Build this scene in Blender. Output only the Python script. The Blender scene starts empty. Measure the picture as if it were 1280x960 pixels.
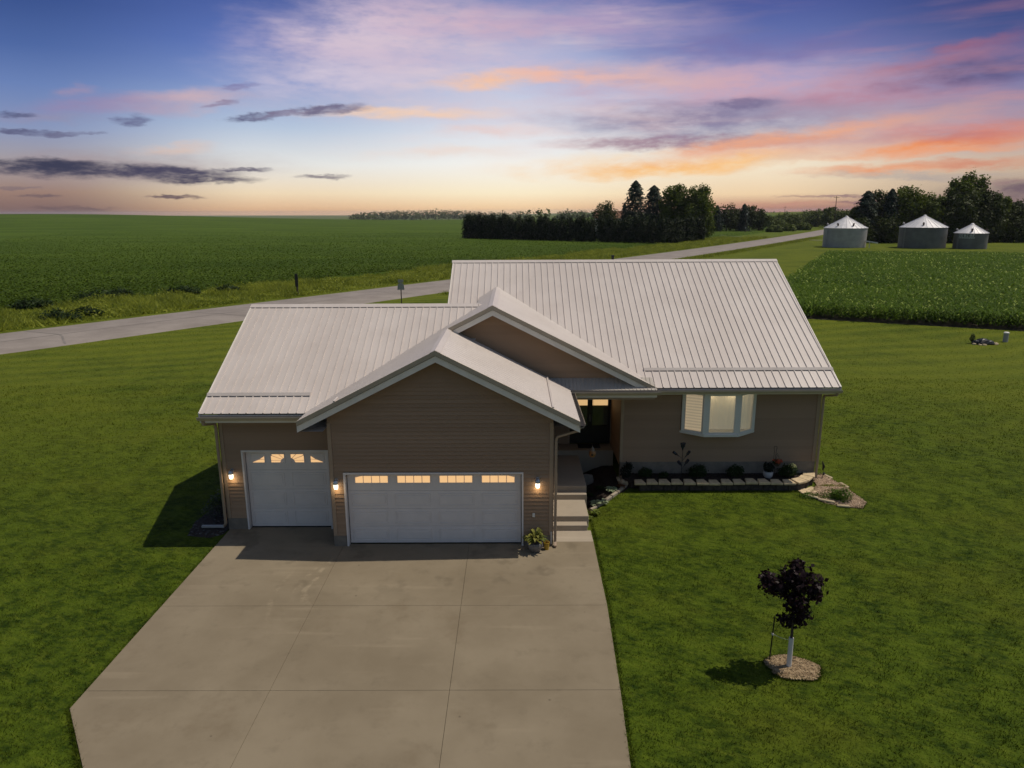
import bpy, math, random
import numpy as np
from mathutils import Vector, Matrix

random.seed(7)
S = bpy.context.scene
COL = S.collection
R = math.radians

# ------------------------------------------------------------------ camera
F, PITCH, ROLL, YAW, CAMH = 890.0, R(13.6), R(0.25), R(0.2), 9.16
def ray(u, v):
    """Viewing direction of photograph pixel (u, v): used to read positions off the photo."""
    x, y = (u - 640) / F, (480 - v) / F
    return ray_xy(x, y, 1.0)
def ray_xy(x, y, k):
    c, s = math.cos(ROLL), math.sin(ROLL)
    x, y = c * x + s * y, -s * x + c * y
    d = (x, k * math.cos(PITCH) + y * math.sin(PITCH), -k * math.sin(PITCH) + y * math.cos(PITCH))
    cy, sy = math.cos(YAW), math.sin(YAW)
    return Vector((cy * d[0] - sy * d[1], sy * d[0] + cy * d[1], d[2]))
def gnd(u, v, z=0.0):
    d = ray(u, v); t = (z - CAMH) / d.z
    return Vector((d.x * t, d.y * t, z))
def at(u, v, Y):
    d = ray(u, v); t = Y / d.y
    return Vector((d.x * t, Y, CAMH + d.z * t))
cam = bpy.data.cameras.new('camera'); camo = bpy.data.objects.new('camera', cam); COL.objects.link(camo)
rx, ry, rf = ray_xy(1, 0, 0), ray_xy(0, 1, 0), ray_xy(0, 0, 1)
m = Matrix((rx, ry, -rf)).transposed().to_4x4(); m.translation = (0, 0, CAMH)
camo.matrix_world = m
cam.sensor_width = 36.0; cam.lens = F / 1280 * 36.0
cam.clip_start = 0.1; cam.clip_end = 30000
S.camera = camo

# ------------------------------------------------------------------ sun, sky, exposure
SUNV = Vector((0.487, 0.09, 1.0)).normalized()
SUN_EL = math.asin(SUNV.z); SUN_AZ = math.atan2(SUNV.x, SUNV.y)
sl = bpy.data.lights.new('sun', 'SUN'); sl.energy = 3.0; sl.angle = R(0.55); sl.color = (1.0, 0.90, 0.76)
so = bpy.data.objects.new('sun', sl); COL.objects.link(so)
so.rotation_euler = SUNV.to_track_quat('Z', 'Y').to_euler()
S.view_settings.view_transform = 'Standard'; S.view_settings.look = 'None'
S.view_settings.exposure = 0.0; S.view_settings.gamma = 1.0; S.view_settings.use_curve_mapping = False
try:
    S.cycles.max_bounces = 6; S.cycles.transparent_max_bounces = 12; S.cycles.caustics_reflective = False; S.cycles.caustics_refractive = False
    S.cycles.volume_bounces = 0
except Exception: pass

def lin(c):
    return tuple(((x / 255 / 12.92) if x / 255 <= .04045 else ((x / 255 + .055) / 1.055) ** 2.4) for x in c) + (1,)
CLOUDS = [
    (-9.48, 12.33, 9.77, 3.19, 4.6, (204, 188, 208), 0.95, 's'),
    (-4.86, 10.59, 11.7, 1.82, -1.0, (208, 190, 208), 0.7, 's'),
    (-1.26, 13.22, 9.95, 1.44, -4.1, (206, 174, 192), 0.65, 's'),
    (6.95, 13.35, 9.3, 1.73, -6.7, (182, 158, 190), 0.55, 's'),
    (-12.51, 9.35, 9.64, 1.49, -0.8, (208, 198, 216), 0.75, 's'),
    (-0.11, 7.31, 19.25, 1.46, -0.9, (214, 196, 206), 0.5, 's'),
    (16.0, 8.67, 14.19, 2.01, -1.3, (200, 166, 184), 0.9, 's'),
    (9.4, 9.62, 7.56, 1.07, -3.4, (220, 182, 178), 0.6, 's'),
    (25.24, 7.52, 8.28, 1.21, 1.1, (182, 132, 152), 0.7, 's'),
    (28.8, 9.38, 6.74, 0.72, 3.5, (164, 116, 138), 0.7, 's'),
    (31.32, 10.23, 2.96, 0.37, 4.1, (160, 100, 122), 0.6, 's'),
    (30.91, 8.43, 4.76, 0.95, 2.6, (82, 74, 118), 0.7, 's'),
    (18.27, 11.01, 10.6, 0.91, -1.5, (120, 105, 160), 0.5, 's'),
    (14.18, 6.37, 11.85, 1.43, -1.3, (134, 130, 162), 0.95, 's'),
    (16.91, 7.46, 2.76, 0.48, -0.3, (112, 104, 140), 0.7, 'h'),
    (12.52, 4.97, 10.38, 0.62, -0.1, (152, 118, 138), 0.8, 'h'),
    (27.32, 6.13, 9.49, 1.31, -0.3, (172, 150, 168), 0.6, 's'),
    (7.83, 3.5, 10.17, 0.93, 0.6, (248, 214, 172), 0.6, 's'),
    (13.19, 3.3, 10.96, 0.63, 3.1, (250, 196, 130), 0.95, 's'),
    (20.09, 4.96, 11.18, 0.81, 7.4, (236, 170, 136), 0.95, 's'),
    (27.53, 4.24, 9.04, 0.67, 2.8, (238, 156, 108), 0.95, 's'),
    (31.35, 4.95, 4.83, 0.79, 1.4, (214, 116, 84), 0.9, 's'),
    (29.47, 3.75, 6.44, 0.36, 2.1, (240, 156, 108), 0.7, 's'),
    (26.72, 2.81, 6.35, 0.37, 1.2, (230, 156, 116), 0.85, 's'),
    (31.82, 2.95, 3.98, 0.3, -0.7, (208, 140, 116), 0.8, 's'),
    (26.01, 4.82, 9.75, 0.52, 1.7, (196, 150, 150), 0.5, 's'),
    (-1.9, 9.36, 4.8, 0.6, 3.3, (246, 196, 160), 0.85, 's'),
    (3.5, 9.6, 5.96, 0.54, -0.8, (240, 186, 166), 0.8, 's'),
    (-8.54, 7.15, 7.96, 0.45, 0.4, (244, 206, 176), 0.85, 's'),
    (-1.34, 5.89, 5.47, 0.46, -0.1, (236, 200, 190), 0.5, 's'),
    (-22.98, 7.56, 5.21, 0.77, 7.4, (206, 176, 182), 0.65, 's'),
    (-28.41, 7.05, 5.17, 0.79, 3.4, (150, 135, 172), 0.6, 's'),
    (-29.67, 7.94, 1.55, 0.29, 4.2, (176, 146, 166), 0.4, 's'),
    (-24.6, 4.26, 3.07, 0.42, 3.6, (226, 192, 172), 0.6, 's'),
    (-31.71, 5.98, 3.94, 0.49, 0.5, (150, 142, 168), 0.5, 's'),
    (-27.94, 3.12, 11.05, 1.15, 0.2, (160, 140, 145), 0.55, 's'),
    (-29.86, 2.86, 6.96, 0.62, 0.1, (66, 66, 88), 0.96, 'h'),
    (-32.09, 3.11, 3.32, 0.45, -0.1, (60, 62, 84), 0.95, 'h'),
    (-24.76, 2.76, 5.09, 0.43, -0.2, (70, 68, 92), 0.96, 'h'),
    (-22.73, 2.3, 4.22, 0.33, 0.7, (66, 64, 88), 0.95, 'h'),
    (-20.25, 3.05, 2.44, 0.17, -0.4, (84, 80, 104), 0.9, 'h'),
    (-18.96, 6.68, 2.32, 0.32, 7.3, (88, 86, 120), 0.9, 'h'),
    (-13.67, 7.33, 3.17, 0.38, 4.4, (104, 98, 128), 0.9, 'h'),
    (-17.19, 6.9, 2.26, 0.22, 8.7, (130, 118, 144), 0.7, 'h'),
    (-26.87, 6.09, 1.36, 0.41, 2.8, (96, 98, 134), 0.85, 'h'),
    (-33.5, 6.06, 1.27, 0.24, 3.7, (84, 88, 122), 0.9, 'h'),
    (-33.13, 5.08, 2.13, 0.19, 0.4, (92, 94, 126), 0.9, 'h'),
    (-31.17, 5.03, 1.35, 0.15, 2.7, (104, 104, 134), 0.8, 'h'),
    (-29.56, 5.25, 1.16, 0.13, 2.7, (110, 110, 138), 0.7, 'h'),
    (-19.86, 8.64, 1.62, 0.26, 6.5, (120, 112, 158), 0.6, 'h'),
    (-21.18, 7.43, 1.36, 0.21, 11.4, (130, 115, 145), 0.7, 'h'),
    (-14.55, 2.6, 2.21, 0.17, 0.4, (120, 112, 122), 0.85, 'h'),
    (-24.67, 1.13, 2.31, 0.16, -1.1, (92, 76, 86), 0.9, 'h'),
    (-32.88, 1.18, 1.32, 0.13, 0.5, (96, 82, 92), 0.85, 'h'),
    (-31.11, 0.32, 2.76, 0.13, -0.1, (100, 80, 84), 0.7, 'h'),
    (-34.04, 1.62, 1.71, 0.15, 0.8, (118, 104, 112), 0.6, 'h'),
    (33.88, 1.1, 3.24, 0.8, -4.6, (98, 78, 96), 0.9, 's'),
    (24.39, 0.98, 2.58, 0.14, -0.7, (140, 112, 116), 0.9, 'h'),
    (21.77, 1.01, 2.14, 0.11, -0.7, (160, 128, 122), 0.7, 'h'),
    (25.2, 0.59, 2.29, 0.14, -0.5, (128, 98, 104), 0.8, 'h'),
    (20.74, 0.41, 4.9, 0.28, -0.4, (196, 140, 122), 0.6, 's'),
    (28.69, 2.34, 7.12, 0.26, -1.5, (170, 160, 158), 0.6, 's'),
    (32.85, 1.72, 2.6, 0.2, 1.9, (150, 120, 122), 0.6, 'h'),
    (23.08, 3.99, 6.17, 0.48, 8.0, (214, 200, 190), 0.5, 's'),
    (-5.02, 4.45, 7.28, 0.58, 0.1, (238, 214, 200), 0.5, 's'),
]

W = bpy.data.worlds.new('World'); S.world = W; W.use_nodes = True
nt = W.node_tree; nt.nodes.clear()
def N(t, **k):
    n = nt.nodes.new(t)
    for a, b in k.items(): setattr(n, a, b)
    return n
def mth(op, a, b=None, c=None):
    n = N('ShaderNodeMath', operation=op)
    for i, x in enumerate((a, b, c)):
        if x is None: continue
        if isinstance(x, (int, float)): n.inputs[i].default_value = x
        else: nt.links.new(x, n.inputs[i])
    return n.outputs[0]
def mix(f, a, b):
    n = N('ShaderNodeMix', data_type='RGBA')
    if isinstance(f, (int, float)): n.inputs[0].default_value = f
    else: nt.links.new(f, n.inputs[0])
    for i, x in ((6, a), (7, b)):
        if isinstance(x, tuple): n.inputs[i].default_value = x
        else: nt.links.new(x, n.inputs[i])
    return n.outputs[2]
def smooth(x, a, b):
    n = N('ShaderNodeMapRange', interpolation_type='SMOOTHSTEP')
    nt.links.new(x, n.inputs[0]); n.inputs[1].default_value = a; n.inputs[2].default_value = b
    return n.outputs[0]
tc = N('ShaderNodeTexCoord'); sep = N('ShaderNodeSeparateXYZ'); nt.links.new(tc.outputs['Generated'], sep.inputs[0])
az = mth('MULTIPLY', mth('ARCTAN2', sep.outputs[0], sep.outputs[1]), 57.29578)
el = mth('MULTIPLY', mth('ARCSINE', sep.outputs[2]), 57.29578)
RAMPS = [  # azimuth, then colour of the open sky from the horizon up (elevation in degrees)
  (-33, [(.2,(124,98,94)),(1.4,(154,126,114)),(3.2,(166,158,160)),(5.4,(136,150,186)),(8,(106,130,182)),(10.3,(78,104,162)),(13,(58,82,140)),(20,(46,64,120))]),
  (-18, [(.2,(226,182,140)),(1.4,(240,218,184)),(3.4,(230,230,226)),(6,(182,198,220)),(9,(126,148,200)),(11.5,(94,118,184)),(14.5,(70,92,158)),(20,(48,68,132))]),
  (0,   [(.2,(246,206,158)),(1.4,(252,236,202)),(3.6,(244,243,238)),(6.4,(216,222,234)),(9.4,(182,194,224)),(12,(152,166,208)),(15,(106,124,180)),(20,(58,78,140))]),
  (18,  [(.2,(186,132,110)),(1.2,(240,210,170)),(3.4,(244,232,208)),(6,(198,194,204)),(9,(150,158,204)),(11.5,(102,116,174)),(14.5,(66,82,150)),(20,(44,60,124))]),
  (34,  [(.2,(118,90,96)),(1.4,(184,164,144)),(3,(206,182,160)),(5.5,(164,152,172)),(8,(118,120,166)),(10.3,(76,90,144)),(13,(52,66,122)),(20,(40,54,110))])]
elf = mth('DIVIDE', el, 20.0)
prev = None
for i, (a0, st) in enumerate(RAMPS):
    r = N('ShaderNodeValToRGB'); r.color_ramp.interpolation = 'EASE' if False else 'LINEAR'
    e = r.color_ramp.elements
    while len(e) < len(st): e.new(0.5)
    for k, (d, c) in enumerate(st): e[k].position = d / 20.0
    for k, (d, c) in enumerate(st): e[k].color = lin(c)
    nt.links.new(elf, r.inputs[0])
    prev = r.outputs[0] if prev is None else mix(smooth(az, RAMPS[i-1][0], a0), prev, r.outputs[0])
# wisps: the cloud coordinates are (azimuth, elevation), bent by streaky noise
cxyz = N('ShaderNodeCombineXYZ'); nt.links.new(az, cxyz.inputs[0]); nt.links.new(el, cxyz.inputs[1])
def noise(scx, scy, detail, rough, off):
    mp = N('ShaderNodeMapping'); nt.links.new(cxyz.outputs[0], mp.inputs[0])
    mp.inputs['Scale'].default_value = (scx, scy, 1); mp.inputs['Location'].default_value = (off, off * .7, off * .3)
    n = N('ShaderNodeTexNoise'); n.inputs['Detail'].default_value = detail; n.inputs['Roughness'].default_value = rough
    n.inputs['Scale'].default_value = 1.0
    nt.links.new(mp.outputs[0], n.inputs['Vector']); return n
nA = noise(.16, .55, 6, .62, 3.1); nB = noise(.55, 1.9, 7, .66, 9.4)
def warp(n, kx, ky):
    v = N('ShaderNodeVectorMath', operation='SUBTRACT'); nt.links.new(n.outputs['Color'], v.inputs[0]); v.inputs[1].default_value = (.5, .5, .5)
    w = N('ShaderNodeVectorMath', operation='MULTIPLY_ADD'); nt.links.new(v.outputs[0], w.inputs[0]); w.inputs[1].default_value = (kx, ky, 0)
    nt.links.new(cxyz.outputs[0], w.inputs[2]); return w.outputs[0]
wS = warp(nA, 7, 2.2); wH0 = N('ShaderNodeVectorMath', operation='ADD')
wH = warp(nB, 3.0, .85)
streak = smooth(nA.outputs[0], .30, .66); fine = smooth(nB.outputs[0], .28, .60)
streakS = mth('MULTIPLY_ADD', streak, .65, mth('MULTIPLY', fine, .35))
for (ca, ce, L, H, ang, c, op, k) in CLOUDS:
    mp = N('ShaderNodeMapping', vector_type='TEXTURE'); nt.links.new(wS if k == 's' else wH, mp.inputs[0])
    mp.inputs['Location'].default_value = (ca, ce, 0); mp.inputs['Rotation'].default_value = (0, 0, R(ang))
    mp.inputs['Scale'].default_value = (L, H, 1)
    ln = N('ShaderNodeVectorMath', operation='LENGTH'); nt.links.new(mp.outputs[0], ln.inputs[0])
    f = smooth(ln.outputs['Value'], 1.35, 0.1) if k == 's' else smooth(ln.outputs['Value'], 1.15, 0.45)
    if k == 's': f = mth('MULTIPLY', mth('MULTIPLY', f, op * 1.25), mth('MULTIPLY_ADD', streakS, .75, .25))
    else: f = mth('MULTIPLY', mth('MULTIPLY', f, op), mth('MULTIPLY_ADD', fine, .55, .45))
    f = mth('MINIMUM', f, 1.0)
    prev = mix(f, prev, lin(c))
# thin brushed cirrus over the middle and right of the sky
nC = noise(.08, .75, 6, .58, 23.7); nD = noise(.07, .22, 3, .5, 31.2)
ci = mth('MULTIPLY', mth('MULTIPLY', smooth(nC.outputs[0], .42, .72), smooth(nD.outputs[0], .36, .62)), mth('MULTIPLY', smooth(el, 2.2, 5), smooth(az, -24, -6)))
prev = mix(mth('MULTIPLY', ci, .42), prev, mix(smooth(az, 4, 28), lin((238, 214, 210)), lin((222, 150, 142))))
nE = noise(.09, .95, 6, .56, 47.1)
prev = mix(mth('MULTIPLY', mth('MULTIPLY', smooth(nE.outputs[0], .52, .78), mth('MULTIPLY', smooth(el, 3, 6), smooth(az, 0, 14))), .36), prev, lin((122, 116, 154)))
sky = N('ShaderNodeTexSky', sky_type='NISHITA'); sky.sun_disc = False
sky.sun_elevation = SUN_EL; sky.sun_rotation = SUN_AZ; sky.altitude = 300; sky.air_density = 1.0; sky.dust_density = 1.2
bgN = N('ShaderNodeBackground'); nt.links.new(sky.outputs[0], bgN.inputs[0]); bgN.inputs[1].default_value = 0.066
bgS = N('ShaderNodeBackground'); nt.links.new(prev, bgS.inputs[0]); bgS.inputs[1].default_value = 1.0
away = smooth(mth('ABSOLUTE', az), 55, 100); up = smooth(el, 17, 34)
mx = N('ShaderNodeMixShader'); nt.links.new(mth('MAXIMUM', away, up), mx.inputs[0])
nt.links.new(bgS.outputs[0], mx.inputs[1]); nt.links.new(bgN.outputs[0], mx.inputs[2])
wo = N('ShaderNodeOutputWorld'); nt.links.new(mx.outputs[0], wo.inputs[0])
W.cycles.sampling_method = 'MANUAL'; W.cycles.sample_map_resolution = 512

# ------------------------------------------------------------------ object helpers
def WL(o):
    v = Vector((0, 0, 0))
    while o is not None: v = v + o.location; o = o.parent
    return v
def tag(o, label=None, cat=None, group=None, kind=None):
    if label: o['label'] = label
    if cat: o['category'] = cat
    if group: o['group'] = group
    if kind: o['kind'] = kind
    return o
def thing(name, loc=(0, 0, 0), label=None, cat=None, group=None):
    o = bpy.data.objects.new(name, None); COL.objects.link(o); o.location = loc; o.empty_display_size = .3
    return tag(o, label, cat, group)
def link(name, me, mat=None, parent=None, world=False):
    o = bpy.data.objects.new(name, me); COL.objects.link(o)
    if mat is not None: me.materials.append(mat)
    if parent is not None:
        if world:
            w = WL(parent); me.transform(Matrix.Translation(-w))
        o.parent = parent
    return o
class MB:
    def __init__(s): s.v = []; s.f = []
    def add(s, vs, fs):
        b = len(s.v); s.v += [tuple(p) for p in vs]; s.f += [tuple(b + i for i in f) for f in fs]; return s
    def poly(s, pts): return s.add(pts, [tuple(range(len(pts)))])
    def box(s, x0, x1, y0, y1, z0, z1):
        v = [(x, y, z) for z in (z0, z1) for y in (y0, y1) for x in (x0, x1)]
        return s.add(v, [(0,2,3,1),(4,5,7,6),(0,1,5,4),(2,6,7,3),(0,4,6,2),(1,3,7,5)])
    def extrude(s, pts, d):
        n = len(pts); d = Vector(d)
        v = [Vector(p) for p in pts] + [Vector(p) + d for p in pts]
        return s.add(v, [tuple(range(n))[::-1], tuple(range(n, 2 * n))] + [(i, (i + 1) % n, n + (i + 1) % n, n + i) for i in range(n)])
    def beam(s, a, b, w, h, up=(0, 0, 1)):
        a, b = Vector(a), Vector(b); d = (b - a).normalized(); e = d.cross(Vector(up)).normalized() * (w / 2); u = e.cross(d).normalized() * (h / 2)
        return s.extrude([a - e - u, a + e - u, a + e + u, a - e + u], b - a)
    def tube(s, pts, rad, n=8, cap=True):
        pts = [Vector(p) for p in pts]; b = len(s.v)
        if not isinstance(rad, (list, tuple)): rad = [rad] * len(pts)
        ref = None
        for i, p in enumerate(pts):
            d = (pts[min(i + 1, len(pts) - 1)] - pts[max(i - 1, 0)]).normalized()
            if ref is None: ref = d.orthogonal().normalized()
            e = (ref - d * ref.dot(d)).normalized(); ref = e; k = d.cross(e)
            for j in range(n):
                t = 2 * math.pi * j / n; s.v.append(tuple(p + (e * math.cos(t) + k * math.sin(t)) * rad[i]))
        for i in range(len(pts) - 1):
            for j in range(n):
                s.f.append((b + i * n + j, b + i * n + (j + 1) % n, b + (i + 1) * n + (j + 1) % n, b + (i + 1) * n + j))
        if cap:
            s.f.append(tuple(b + j for j in range(n))[::-1]); s.f.append(tuple(b + (len(pts) - 1) * n + j for j in range(n)))
        return s
    def lathe(s, prof, n=20, c=(0, 0, 0)):
        b = len(s.v)
        for r, z in prof:
            for j in range(n):
                t = 2 * math.pi * j / n; s.v.append((c[0] + r * math.cos(t), c[1] + r * math.sin(t), c[2] + z))
        for i in range(len(prof) - 1):
            for j in range(n):
                s.f.append((b + i * n + j, b + i * n + (j + 1) % n, b + (i + 1) * n + (j + 1) % n, b + (i + 1) * n + j))
        s.f.append(tuple(b + j for j in range(n))[::-1]); s.f.append(tuple(b + (len(prof) - 1) * n + j for j in range(n)))
        return s
    def build(s, name, mat, parent=None, world=False, smooth=False, bevel=0):
        me = bpy.data.meshes.new(name); me.from_pydata(s.v, [], s.f); me.update()
        if smooth:
            me.polygons.foreach_set('use_smooth', [True] * len(me.polygons))
            try: me.set_sharp_from_angle(angle=R(40))
            except Exception: pass
        o = link(name, me, mat, parent, world)
        if bevel:
            b = o.modifiers.new('bevel', 'BEVEL'); b.width = bevel; b.segments = 1; b.limit_method = 'ANGLE'
        return o
def np_mesh(name, verts, k, mat, parent=None, world=False, smooth=False, faces=None):
    """Mesh of separate k-gons: verts is (n*k, 3); or faces (m, k) into verts."""
    verts = np.asarray(verts, np.float32).reshape(-1, 3)
    if faces is None: faces = np.arange(len(verts), dtype=np.int32).reshape(-1, k)
    nf = len(faces)
    me = bpy.data.meshes.new(name); me.vertices.add(len(verts)); me.vertices.foreach_set('co', verts.ravel())
    me.loops.add(nf * k); me.loops.foreach_set('vertex_index', np.asarray(faces, np.int32).ravel())
    me.polygons.add(nf); me.polygons.foreach_set('loop_start', np.arange(0, nf * k, k, dtype=np.int32))
    if smooth: me.polygons.foreach_set('use_smooth', np.ones(nf, bool))
    me.update(calc_edges=True); me.validate()
    return link(name, me, mat, parent, world)
def copy_tree(o, loc, rz=0, sc=(1, 1, 1), label=None, group=None):
    r = o.copy(); COL.objects.link(r); r.location = loc; r.rotation_euler = (0, 0, rz); r.scale = sc
    if label: r['label'] = label
    if group: r['group'] = group
    for ch in list(o.children):
        c = ch.copy(); COL.objects.link(c); c.parent = r
        for g2 in list(ch.children):
            d = g2.copy(); COL.objects.link(d); d.parent = c
    return r

# ------------------------------------------------------------------ materials
class MT:
    def __init__(s, name):
        s.m = bpy.data.materials.new(name); s.m.use_nodes = True; s.t = s.m.node_tree
        s.p = s.t.nodes['Principled BSDF']; s.out = s.t.nodes['Material Output']
    def n(s, t, **k):
        x = s.t.nodes.new(t)
        for a, b in k.items(): setattr(x, a, b)
        return x
    def l(s, a, b): s.t.links.new(a, b)
    def pos(s): return s.n('ShaderNodeNewGeometry').outputs['Position']
    def noise(s, scale, detail=4, rough=.55, vec=None, stretch=None, w=0):
        n = s.n('ShaderNodeTexNoise'); n.inputs['Scale'].default_value = scale; n.inputs['Detail'].default_value = detail; n.inputs['Roughness'].default_value = rough
        v = vec if vec is not None else s.pos()
        if stretch or w:
            mp = s.n('ShaderNodeMapping'); s.l(v, mp.inputs[0]); mp.inputs['Scale'].default_value = stretch or (1, 1, 1); mp.inputs['Location'].default_value = (w, w * .6, w * .3); v = mp.outputs[0]
        s.l(v, n.inputs['Vector']); return n.outputs[0]
    def rng(s, x, a, b, c=0, d=1, sm=True):
        n = s.n('ShaderNodeMapRange', interpolation_type='SMOOTHSTEP' if sm else 'LINEAR'); s.l(x, n.inputs[0])
        for i, q in enumerate((a, b, c, d)): n.inputs[i + 1].default_value = q
        return n.outputs[0]
    def math(s, op, a, b=None, c=None):
        n = s.n('ShaderNodeMath', operation=op)
        for i, x in enumerate((a, b, c)):
            if x is None: continue
            if isinstance(x, (int, float)): n.inputs[i].default_value = x
            else: s.l(x, n.inputs[i])
        return n.outputs[0]
    def mix(s, f, a, b, blend='MIX'):
        n = s.n('ShaderNodeMix', data_type='RGBA', blend_type=blend)
        if isinstance(f, (int, float)): n.inputs[0].default_value = f
        else: s.l(f, n.inputs[0])
        for i, x in ((6, a), (7, b)):
            if isinstance(x, tuple): n.inputs[i].default_value = (x + (1,))[:4]
            else: s.l(x, n.inputs[i])
        return n.outputs[2]
    def bump(s, h, strength=.3, dist=.02):
        b = s.n('ShaderNodeBump'); b.inputs['Strength'].default_value = strength; b.inputs['Distance'].default_value = dist
        s.l(h, b.inputs['Height']); s.l(b.outputs[0], s.p.inputs['Normal'])
    def base(s, c): s.l(c, s.p.inputs['Base Color'])
def mat(name, col, rough=.6, metal=0, var=.12, vs=3.0, bump=0, bs=60, spec=.4, col2=None, emit=None):
    q = MT(name); p = q.p
    p.inputs['Roughness'].default_value = rough; p.inputs['Metallic'].default_value = metal; p.inputs['Specular IOR Level'].default_value = spec
    tcn = q.n('ShaderNodeTexCoord').outputs['Object']
    a = tuple(x * (1 - var) for x in col); b = col2 if col2 else tuple(min(1, x * (1 + var)) for x in col)
    n1 = q.noise(vs, 5, .6, tcn)
    q.base(q.mix(q.rng(n1, .3, .7), a, b))
    if bump: q.bump(q.noise(bs, 3, .6, tcn), bump, .01)
    if emit:
        p.inputs['Emission Color'].default_value = emit[0] + (1,); p.inputs['Emission Strength'].default_value = emit[1]
    return q.m
def leafmat(name, dark, light, trans=.3, rough=.55, ns=.35, hl=None):
    q = MT(name); g = q.n('ShaderNodeNewGeometry')
    n1 = q.noise(ns, 3, .5, q.n('ShaderNodeTexCoord').outputs['Object'])
    c = q.mix(q.math('MULTIPLY_ADD', q.rng(n1, .3, .7), .5, q.math('MULTIPLY', g.outputs['Random Per Island'], .5)), dark, light)
    if hl: c = q.mix(q.rng(g.outputs['Random Per Island'], .9, .97), c, hl)  # highlight tint painted on a few random leaves
    q.base(c); q.p.inputs['Roughness'].default_value = rough; q.p.inputs['Specular IOR Level'].default_value = .12
    tr = q.n('ShaderNodeBsdfTranslucent'); q.l(q.mix(.5, c, light), tr.inputs[0])
    ms = q.n('ShaderNodeMixShader'); ms.inputs[0].default_value = trans
    q.l(q.p.outputs[0], ms.inputs[1]); q.l(tr.outputs[0], ms.inputs[2]); q.l(ms.outputs[0], q.out.inputs[0])
    return q.m

ROAD = (-71.125, 0.74407, -2.603e-4); RDX = 5.9
def road_s(Y): return ROAD[0] + ROAD[1] * Y + ROAD[2] * Y * Y       # the road's near edge
def grass_color(q, P):
    """Mown lawn: clumps, paler dried patches, light painted on the far lawn, faint mowing bands."""
    n1 = q.noise(.28, 4, .6, P); n2 = q.noise(1.5, 5, .62, P, w=4.2); n3 = q.noise(9, 4, .7, P, w=1.7)
    n4 = q.noise(4.2, 4, .68, P, stretch=(1.0, 1.6, 1), w=9)
    c = q.mix(q.rng(n4, .36, .64), (.017, .036, .002), (.058, .088, .005))
    c = q.mix(q.math('MULTIPLY', q.rng(n2, .40, .64), .62), c, (.090, .132, .008))
    c = q.mix(q.math('MULTIPLY', q.rng(n1, .48, .70), .42), c, (.110, .126, .010))
    mpf = q.n('ShaderNodeMapping'); q.l(P, mpf.inputs[0]); mpf.inputs['Rotation'].default_value = (0, 0, .5)
    n5 = q.noise(1.0, 5, .7, mpf.outputs[0], stretch=(2.2, 7.5, 1), w=15)
    c = q.mix(q.math('MULTIPLY', q.rng(n5, .50, .68), .55), c, (.112, .142, .012))
    c = q.mix(q.math('MULTIPLY', q.rng(n5, .48, .32), .4), c, (.016, .035, .002))
    c = q.mix(q.math('MULTIPLY', q.rng(n3, .50, .74), .32), c, (.014, .028, .002))
    sp0 = q.n('ShaderNodeSeparateXYZ'); q.l(P, sp0.inputs[0])
    far_light = q.math('MULTIPLY', q.rng(sp0.outputs[1], 15, 40), q.rng(q.noise(.11, 3, .6, P, w=6), .25, .6))  # brighter light on the far lawn painted into the grass colour
    c = q.mix(q.math('MULTIPLY', far_light, .55), c, (.135, .158, .012))
    wv = q.n('ShaderNodeTexWave'); wv.wave_type = 'BANDS'; wv.bands_direction = 'Y'; wv.inputs['Scale'].default_value = .13; wv.inputs['Distortion'].default_value = 9; wv.inputs['Detail'].default_value = 2; wv.inputs['Detail Scale'].default_value = .4
    mpw = q.n('ShaderNodeMapping'); q.l(P, mpw.inputs[0]); mpw.inputs['Rotation'].default_value = (0, 0, -.32); q.l(mpw.outputs[0], wv.inputs[0])
    sp = q.n('ShaderNodeSeparateXYZ'); q.l(P, sp.inputs[0])
    far = q.rng(sp.outputs[1], 24, 48)
    c = q.mix(q.math('MULTIPLY', q.math('MULTIPLY', wv.outputs[0], far), .27), c, (.180, .195, .016))
    c = q.mix(q.math('MULTIPLY', q.math('MULTIPLY', q.math('SUBTRACT', 1.0, wv.outputs[0]), far), .12), c, (.045, .075, .006))
    return c, sp
def ground_mat():
    q = MT('grass_and_fields'); P = q.pos(); c, sp = grass_color(q, P)
    X, Y = sp.outputs[0], sp.outputs[1]
    xs = q.math('MULTIPLY_ADD', q.math('MULTIPLY', Y, Y), ROAD[2], q.math('MULTIPLY_ADD', Y, ROAD[1], ROAD[0]))
    nz = q.noise(.12, 4, .6, P, w=8)
    d = q.math('SUBTRACT', q.math('MULTIPLY', q.math('SUBTRACT', X, xs), .81), q.math('MULTIPLY', q.math('SUBTRACT', nz, .5), 5.0))
    # rough yellowish verge, then the bean field
    verge = q.mix(q.rng(q.noise(.8, 5, .65, P, w=2), .35, .65), (.050, .088, .006), (.135, .160, .020))
    c = q.mix(q.rng(d, -12.2, -13.4), c, verge)
    fn = q.noise(.045, 6, .6, P, stretch=(.35, 1.3, 1), w=5); fn2 = q.noise(1.1, 6, .75, P, w=9)
    bean = q.mix(q.rng(fn, .36, .64), (.044, .080, .004), (.072, .116, .007))
    bean = q.mix(q.math('MULTIPLY', q.rng(fn2, .52, .72), .8), bean, (.108, .150, .010))
    bean = q.mix(q.math('MULTIPLY', q.rng(fn2, .46, .28), .6), bean, (.026, .054, .004))
    c = q.mix(q.rng(d, -24, -25.5), c, bean)
    q.base(c); q.p.inputs['Roughness'].default_value = .9; q.p.inputs['Specular IOR Level'].default_value = .1
    q.bump(q.math('ADD', q.noise(14, 4, .7, P, w=3), q.math('MULTIPLY', q.noise(1.6, 4, .7, P, w=6), 3.0)), .55, .12)
    return q.m
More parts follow.
